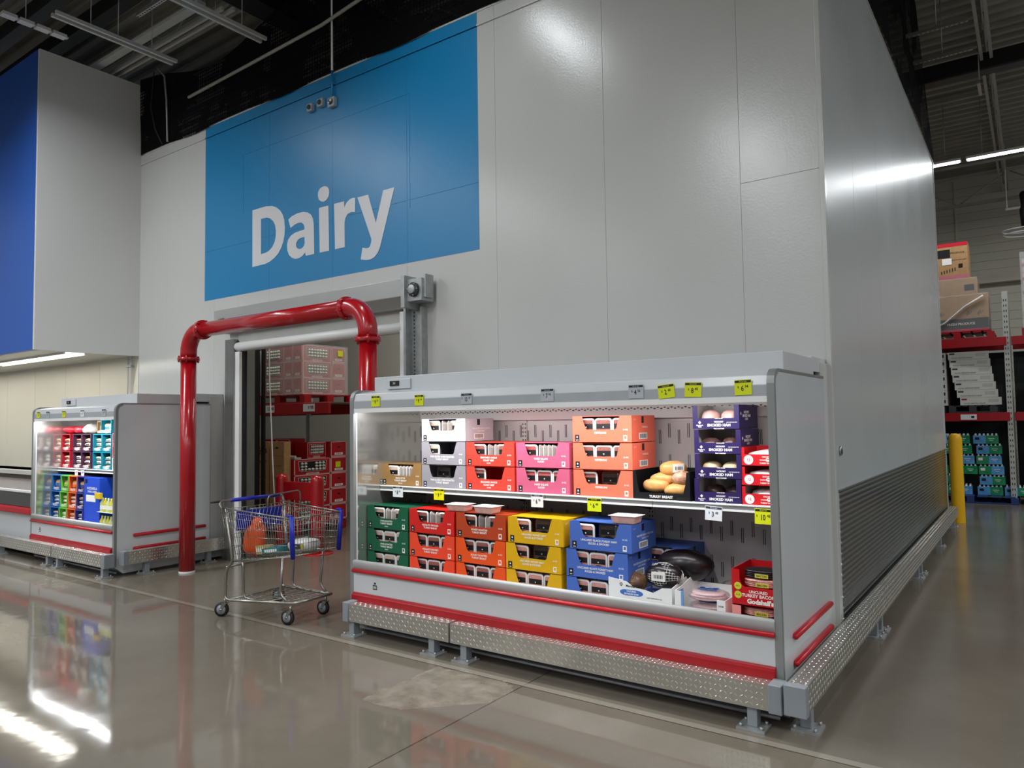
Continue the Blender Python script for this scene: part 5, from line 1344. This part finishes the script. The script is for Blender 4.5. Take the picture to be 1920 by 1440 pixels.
def egg_case(x, y, z, lab, wrap=False, side=False, missing=0, sc=None):
    """wide red case; window showing three rows of eggs, or the plain narrow printed end"""
    t = thing('egg_case', lab, 'egg case', (x, y, z), group='cases of eggs')
    w_, h_ = (.56, .31) if not side else (.27, .31)
    S_ = Matrix.Diagonal((sc[0]/w_, 1, sc[1]/h_, 1)) if sc else Matrix.Identity(4)
    W2 = w_/2; mb = MB(); mb.M = S_; mb.box(-W2, W2, .0, .30, 0, h_, ER)
    for a, b, c, d in ((-W2, W2, 0, .012), (-W2, W2, h_-.012, h_), (-W2, -W2+.012, 0, h_), (W2-.012, W2, 0, h_)): mb.box(a, b, -.001, 0, c, d, ERT)
    if side:
        mb.box(-.07, .07, -.001, 0, .045, .09, PRINTW); mb.text('EGGS', (0, -.0015, .068), XD, ZD, .035, ER, .02)
        mb.add([(-.03, -.001, .20), (0, -.001, .175), (.03, -.001, .20), (0, -.001, .225)], [(0, 1, 2, 3)], PRINTK)
        mb.box(-.12, .12, -.001, 0, .018, .032, ERT)
        mb.build('box', t)
        return t
    mb.box(-.10, .10, -.001, 0, .012, .045, ERT); mb.text('LARGE EGGS', (0, -.0015, .029), XD, ZD, .022, ER, .02)
    mb.prism([(-.22, .27), (.22, .27), (.205, .09), (.17, .065), (-.17, .065), (-.205, .09)], 'y', -.0012, 0, ERT)
    mb.prism([(-.21, .262), (.21, .262), (.195, .095), (.165, .075), (-.165, .075), (-.195, .095)], 'y', -.002, -.001, BLACK)
    mb.build('box', t)
    mb = MB(); mb.M = S_
    for r_ in range(3):
        for k in range(7):
            if missing and r_ > 0 and k in (2, 3): continue
            mb.blob((-.165+k*.055, -.006, .105+r_*.058), (.022, .024, .026), EGG, 8, 6)
    mb.build('eggs', t); return t
lvl5 = ['lowest', 'second', 'third', 'fourth', 'fifth', 'topmost']
def turn(t): t.rotation_euler = (0, 0, pi/2); return t
EX = -9.02
for k in range(4):
    turn(egg_case(EX, 7.34, .15+k*.245, f'red egg case with egg window facing the aisle on the floor pallet, {lvl5[k]} of four', missing=(k == 3), sc=(.69, .243)))
    egg_case(EX-.20, 7.0, .15+k*.245, f'red egg case with plain end facing the door on the floor pallet, {lvl5[k]} of four', side=True, sc=(.36, .243))
for k in range(5): turn(egg_case(EX, 7.855, .15+k*.245, f'narrow printed egg case at the rear of the floor pallet, {lvl5[k]} of five', side=True, sc=(.32, .243)))
turn(egg_case(EX-.10, 7.50, .15+4*.245+.0, 'red egg case with egg window at the top of the floor pallet', sc=(.36, .243), side=False))
for k in range(2): egg_case(-9.62-.32*k, 7.25, .15+4*.245, f'upright red egg case behind the brown cartons, {["right", "left"][k]} one', side=True, sc=(.31, .30))
for k in range(4):
    for j in range(2): egg_case(-9.62-.32*j, 7.45, .15+k*.245, f'buried red egg case behind the brown cartons, {["right", "left"][j]} column, {lvl5[k]}', side=True, sc=(.31, .243))
mb = MB()
for k in range(6): mb.blob((k*.05, 0, .03), (.023, .023, .028), EGG, 8, 6)
mb.box(-.03, .28, -.03, .09, 0, .025, card(200, 190, 190))
tag(mb.build('egg_carton', loc=(-9.32, 7.05, .15+4*.245)), 'open egg carton lying on top of the red cases by the door side', 'egg carton')
def pallet(x, y, z, w_, d_, m, lab, grp='pallets', block=True):
    t = thing('pallet', lab, 'pallet', (x, y, z), group=grp)
    mb = MB(); n = 7
    for k in range(n): mb.box(-w_/2+k*w_/n, -w_/2+(k+.78)*w_/n, 0, d_, .115, .135, m)
    mb.build('top_boards', t)
    for a in (0, .5, 1):
        for b in (0, .5, 1): MB().box(-w_/2+a*(w_-.12), -w_/2+a*(w_-.12)+.12, b*(d_-.12), b*(d_-.12)+.12, .02, .115, m).build('block', t)
    mb = MB()
    for b in (0, .5, 1): mb.box(-w_/2, w_/2, b*(d_-.12), b*(d_-.12)+.12, 0, .02, m)
    mb.build('bottom_boards', t)
    return t
pallet(-9.32, 7.02, .01, .62, .98, REDD, 'red pallet under the egg cases on the cooler floor')
pallet(-10.05, 7.02, .01, .8, .98, REDD, 'red pallet under the brown egg cartons on the cooler floor')
BZ = .145
for i, (x, z, h, w_) in enumerate(((-9.60, .98, .42, .30), (-9.25, .98, .42, .34), (-9.60, .56, .42, .30), (-9.25, .56, .42, .34), (-9.60, .145, .415, .30), (-9.25, .145, .415, .34))):
    mb = MB().box(-w_/2, w_/2, 0, .12, 0, h-.002, KRAFT).box(-w_/2, w_/2, -.001, 0, .205, .211, card(120, 92, 60))
    if i == 0: mb.text('Eggs', (.0, -.0015, .28), (.97, 0, .1), (-.1, 0, 1), .13, PRINTK, .03); mb.text('Dozen', (.0, -.0015, .12), (.97, 0, .1), (-.1, 0, 1), .08, PRINTK, .02)
    elif i == 1: mb.add([(-.05, -.0015, .32), (0, -.0015, .31), (.05, -.0015, .32), (0, -.0015, .35)], [(0, 1, 2, 3)], PRINTK); mb.text('EGGS  15 DOZEN', (0, -.0015, .06), XD, ZD, .03, PRINTK)
    else: mb.text('FARM EGGS', (0, -.0015, .30), XD, ZD, .04, PRINTK)
    tag(mb.build('brown_egg_carton', loc=(x, 6.86, z), bevel=.003), ['brown carton marked Eggs in black script inside the door', 'brown carton with small black emblem beside the Eggs script carton', 'brown carton underneath the Eggs script carton', 'brown carton underneath the emblem carton', 'brown carton at floor level below the Eggs script stack', 'brown carton at floor level below the emblem stack'][i], 'carton', 'brown cartons in the cooler')
pallet(-9.42, 6.99, 1.972, 1.3, .98, REDD, 'red pallet on the upper rack level inside the cooler')
for k in range(3):
    z = 2.108+k*.246
    turn(egg_case(-8.83, 7.275, z, f'wrapped egg case with window facing the aisle on the upper rack, {["lowest", "middle", "topmost"][k]}', sc=(.54, .243)))
    turn(egg_case(-8.83, 7.69, z, f'wrapped narrow egg case facing the aisle on the upper rack, {["lowest", "middle", "topmost"][k]}', side=True, sc=(.27, .243)))
    for j, (x, s_, w_) in enumerate(((-8.94, 1, .20), (-9.15, 1, .20), (-9.50, 0, .48))):
        egg_case(x if j else -8.935, 6.99 if j else 6.99, z, f'wrapped egg case facing the door on the upper rack, {["lowest", "middle", "topmost"][k]} row, {["first", "second", "third"][j]} leftward', side=bool(s_), sc=(w_, .243))
WRAP = mat('shrink_wrap', (.92, .93, .92, 1), .18, trans=.5, alpha=.30, var=.02, bump=.5, bs=6)
mb = MB().box(-9.80, -8.81, 6.972, 6.975, 2.10, 2.86, WRAP).box(-8.812, -8.808, 6.975, 7.86, 2.10, 2.86, WRAP)
tag(mb.build('shrink_wrap'), 'clear shrink wrap around the upper egg cases in the cooler', 'shrink wrap')
for i, (x, s_) in enumerate(((-9.56, '25 48'), (-8.62, '9 98'))):
    mb = MB().box(-.13, .13, 0, .002, 0, .11, WT); mb.text(s_, (.04, -.001, .055), XD, ZD, .07, PRINTK, .01)
    tag(mb.build('price_card', loc=(x, EY-.004, 1.84)), ['white price card on the red beam inside the door, left', 'white price card on the red beam inside the door, right'][i], 'price tag', 'price cards on the cooler rack beam')
for (y, z, x, lab) in ((7.84, .15+3*.245+.13, EX, 'yellow sticker tag on the narrow egg stack'), (7.70, 2.108+.49+.15, -8.80, 'yellow sticker tag on the upper right egg case')):
    tag(MB().box(0.001, .003, -.05, .05, -.045, .045, YT).build('price_tag', loc=(x, y, z)), lab, 'price tag')

# ================================================================ RIGHT AISLE RACKS
RY = 16.3
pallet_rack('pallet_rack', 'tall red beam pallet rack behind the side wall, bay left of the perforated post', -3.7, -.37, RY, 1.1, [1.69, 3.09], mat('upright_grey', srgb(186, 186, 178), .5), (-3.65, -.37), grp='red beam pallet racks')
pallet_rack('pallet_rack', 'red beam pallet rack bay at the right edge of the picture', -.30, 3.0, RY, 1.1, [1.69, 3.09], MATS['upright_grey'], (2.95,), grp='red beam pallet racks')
tag(MB().box(-.13, .13, 0, .002, 0, .10, WT).box(.04, .09, -.001, 0, .03, .07, PRINTK).build('price_card', loc=(-1.02, RY-.033, 1.56)), 'white price card on the lower red beam of the right rack', 'price tag')
# water packs
WG = mat('water_green', srgb(28, 140, 92), .25, var=.25, vs=9); WBL = mat('water_blue', srgb(90, 160, 214), .22, var=.2, vs=9); WLB = mat('water_pale', srgb(160, 200, 226), .2, var=.1, vs=9)
CAPM = mat('bottle_cap', srgb(226, 232, 234), .35)
def water_proto(a, b, nme):
    t = thing('water_pack', nme, 'water pack', (0, 0, -60), group='shrink wrapped packs of bottled water')
    mb = MB().box(-.20, .0, 0, .26, 0, .155, a).box(0, .20, 0, .26, 0, .155, b)
    mb.box(-.17, -.10, -.0012, 0, .07, .12, PRINTK if a is not WG else PRINTW).box(.04, .14, -.0012, 0, .09, .10, PRINTW).box(.06, .12, -.0012, 0, .06, .068, PRINTW)
    mb.build('wrap', t, bevel=.02)
    mb = MB()
    for i in range(6):
        for j in range(4): mb.lathe([(.022, 0), (.012, .022), (.012, .038), (0, .038)], CAPM, (-.165+i*.066, .035+j*.062, .152), 8)
    mb.build('bottle_caps', t)
    return t
wp = [water_proto(WG, WG, 'a'), water_proto(WBL, WG, 'b'), water_proto(WG, WBL, 'c'), water_proto(WLB, WLB, 'd')]
rng = random.Random(3)
rows = [[(-1.62, 3), (-1.22, 2), (-.74, 1), (-.30, 1)], [(-1.64, 2), (-1.36, 2), (-.70, 1)], [(-1.6, 0), (-1.13, 0), (-.71, 2)], [(-1.62, 0), (-1.17, 2), (-.74, 2)], [(-1.5, 1), (-1.21, 0), (-.72, 1)], [(-1.6, 3), (-1.23, 1), (-.77, 1)]]
cn = ['all green', 'half blue half green', 'green and blue ended', 'pale blue']
for r_, row in enumerate(rows):
    for c_, (x, k) in enumerate(row):
        copy_tree(wp[k], (x+rng.uniform(-.01, .01), RY+.08, .145+r_*.192), rng.uniform(-.03, .03), f'{cn[k]} water pack, {lvl5[r_]} layer, {ORD[c_]} from the left behind the bollard')
    for c_, x in enumerate((.16, .60)):
        k = [1, 1, 0, 0, 1, 0][r_] if c_ == 0 else 2
        copy_tree(wp[k], (x, RY+.08, .145+r_*.192), rng.uniform(-.03, .03), f'{cn[k]} water pack, {lvl5[r_]} layer, right of the perforated post, {ORD[c_]}')
for p in wp:
    for c in KIDS[p.name]: bpy.data.objects.remove(c)
    bpy.data.objects.remove(p)
PB = mat('pallet_blue', srgb(36, 62, 116), .6, var=.1)
pallet(-1.05, RY-.12, .004, 1.5, 1.1, PB, 'blue pallet under the water packs behind the bollard')
pallet(.35, RY-.12, .004, 1.1, 1.1, PB, 'blue pallet under the water packs at the right edge')
# white flat cartons on level two
WC = card(206, 204, 196)
for k in range(7):
    mb = MB().box(-.33, .33, 0, .6, 0, .143, WC).box(-.31, -.22, -.001, 0, .095, .125, [card(150, 30, 50), DGREY][k > 0])
    mb.text('FOOD SERVICE WRAP', (-.10, -.0012, .03), XD, ZD, .035, DGREY).box(.12, .28, -.001, 0, .05, .11, card(186, 184, 176))
    tag(mb.build('flat_carton', loc=(-.93+(.03*(3-k) if k < 3 else -.02*(k-3))*1.0+(.02 if k == 0 else 0), RY+.05, 1.835+k*.146), rot=(0, 0, .05), bevel=.004),
        f'flat white carton in the leaning stack on the middle rack shelf, {["lowest", "second", "third", "fourth", "fifth", "sixth", "topmost"][k]}', 'carton', 'flat white cartons on the middle shelf')
    tag(MB().box(-.3, .3, 0, .6, 0, .143, WC).box(.12, .27, -.001, 0, .05, .11, DGREY).build('flat_carton', loc=(-1.66, RY+.05, 1.835+k*.146), bevel=.004),
        f'white carton half hidden by the side wall edge, {["lowest", "second", "third", "fourth", "fifth", "sixth", "topmost"][k]}', 'carton', 'white cartons at the wall edge')
pallet(-.95, RY, 1.697, .78, 1.0, DGREY, 'grey pallet under the leaning white cartons')
pallet(-1.75, RY, 1.697, .7, 1.0, DGREY, 'grey pallet at the side wall edge on the middle shelf')
# top level: wrapped brown cartons
pallet(-1.15, RY, 3.097, 1.2, 1.0, REDD, 'red pallet on the top rack level')
mb = MB().box(-.5, .5, 0, .8, 0, .25, card(40, 32, 30)).box(-.5, .5, 0, .8, .25, .70, KRAFT).box(-.495, .495, -.002, 0, .0, .05, card(190, 40, 70))
for x in (-.3, .15, .33):
    for a in range(5): mb.box(x-.002+a*.018, x+.006+a*.018, -.002, 0, .30+a*.012, .36+.02*(a % 3), PRINTK)
mb.text('FRESH PRODUCE', (.05, -.0025, .15), XD, ZD, .06, PRINTW, .02)
tag(mb.build('brown_carton', loc=(-1.13, RY+.04, 3.24), bevel=.006), 'large brown and black carton on the top rack level', 'carton', 'brown cartons on the top rack level')
mb = MB().box(-.4, .4, 0, .7, 0, .33, KRAFT).box(.2, .36, -.001, 0, .08, .2, PRINTK)
tag(mb.build('brown_carton', loc=(-1.20, RY+.06, 3.945), bevel=.006), 'brown carton in shrink wrap, middle of the top rack stack', 'carton', 'brown cartons on the top rack level')
mb = MB().box(-.28, .27, 0, .6, 0, .70, KRAFT).box(-.28, .27, -.002, 0, .63, .70, card(190, 30, 48)).box(-.28, -.02, -.003, 0, .42, .58, PRINTK).box(-.16, -.0, -.004, 0, .28, .40, PRINTW).box(.11, .18, -.002, 0, .20, .28, PRINTK)
mb.text('PRODUCE', (.10, -.003, .5), XD, ZD, .05, PRINTK).text('HANDLE WITH CARE', (.10, -.003, .36), XD, ZD, .03, PRINTK)
for a in range(6): mb.box(-.18+a*.045, -.165+a*.045, -.002, 0, .10+.01*a, .16+.012*a, PRINTK)
mb.box(-.28, .27, -.002, 0, 0, .07, card(190, 110, 120))
tag(mb.build('brown_carton', loc=(-1.19, RY+.08, 4.285), bevel=.006), 'tall brown carton with red top band, topmost on the right rack', 'carton', 'brown cartons on the top rack level')
MB().box(-.515, .515, -.012, .82, .0, .72, WRAP).build('shrink_wrap', [o for o in bpy.data.objects if o.get('label') == 'large brown and black carton on the top rack level'][0], bevel=.03)
MB().box(-.415, .415, -.012, .72, 0, .337, WRAP).build('shrink_wrap', [o for o in bpy.data.objects if o.get('label') == 'brown carton in shrink wrap, middle of the top rack stack'][0], bevel=.02)
tag(MB().tube([(-1.66, RY+.02, 3.30), (-1.35, RY+.01, 3.42), (-1.0, RY+.01, 3.72), (-.70, RY+.0, 3.90)], .018, mat('wrap_tail', srgb(206, 202, 196), .4), 6).build('wrap_tail'), 'twisted tail of white shrink wrap slanting across the brown carton', 'shrink wrap')
# goods right of the post
pallet(.42, RY, 3.097, 1.1, 1.0, REDD, 'red pallet on the top level at the right edge')
for k in range(5):
    tag(MB().box(-.5, .5, 0, .8, 0, .25, card(206, 180, 180)).box(-.5, .5, -.001, 0, .10, .16, card(180, 40, 54)).build('red_white_carton', loc=(.42, RY+.05, 3.24+k*.256), bevel=.004), f'pink and white carton at the right edge of the top level, {lvl5[k]}', 'carton', 'pink cartons at the right edge')
tag(MB().box(-.53, .53, -.012, -.009, 0, 1.4, WRAP).box(-.53, -.527, -.009, .83, 0, 1.4, WRAP).build('shrink_wrap', loc=(.42, RY+.04, 3.24)), 'shrink wrap around the pink cartons at the right edge', 'shrink wrap')
pallet(.42, RY, 1.697, 1.1, 1.0, WOOD, 'wooden pallet on the middle level at the right edge')
for k in range(2):
    tag(MB().box(-.5, .5, 0, .8, 0, .24, card(214, 212, 180)).box(-.5, .5, -.001, 0, .06, .14, card(190, 190, 120)).build('cream_carton', loc=(.47, RY+.05, 1.84+k*.25), bevel=.004), f'cream carton at the right edge of the middle level, {["lower", "upper"][k]}', 'carton', 'cream cartons at the right edge')

for o in list(bpy.data.objects):
    if o.type == 'EMPTY' and o.get('category') and tuple(o.location) == (0, 0, 0):
        cs = [c for c in bpy.data.objects if c.parent == o and c.type == 'MESH']
        if cs:
            pts = [c.location+Vector(v.co) for c in cs for v in c.data.vertices]
            rebase(o, ((min(p.x for p in pts)+max(p.x for p in pts))/2, (min(p.y for p in pts)+max(p.y for p in pts))/2, min(p.z for p in pts)))
for m in [m for m in bpy.data.meshes if m.users == 0]: bpy.data.meshes.remove(m)
for c in [c for c in bpy.data.curves if c.users == 0]: bpy.data.curves.remove(c)
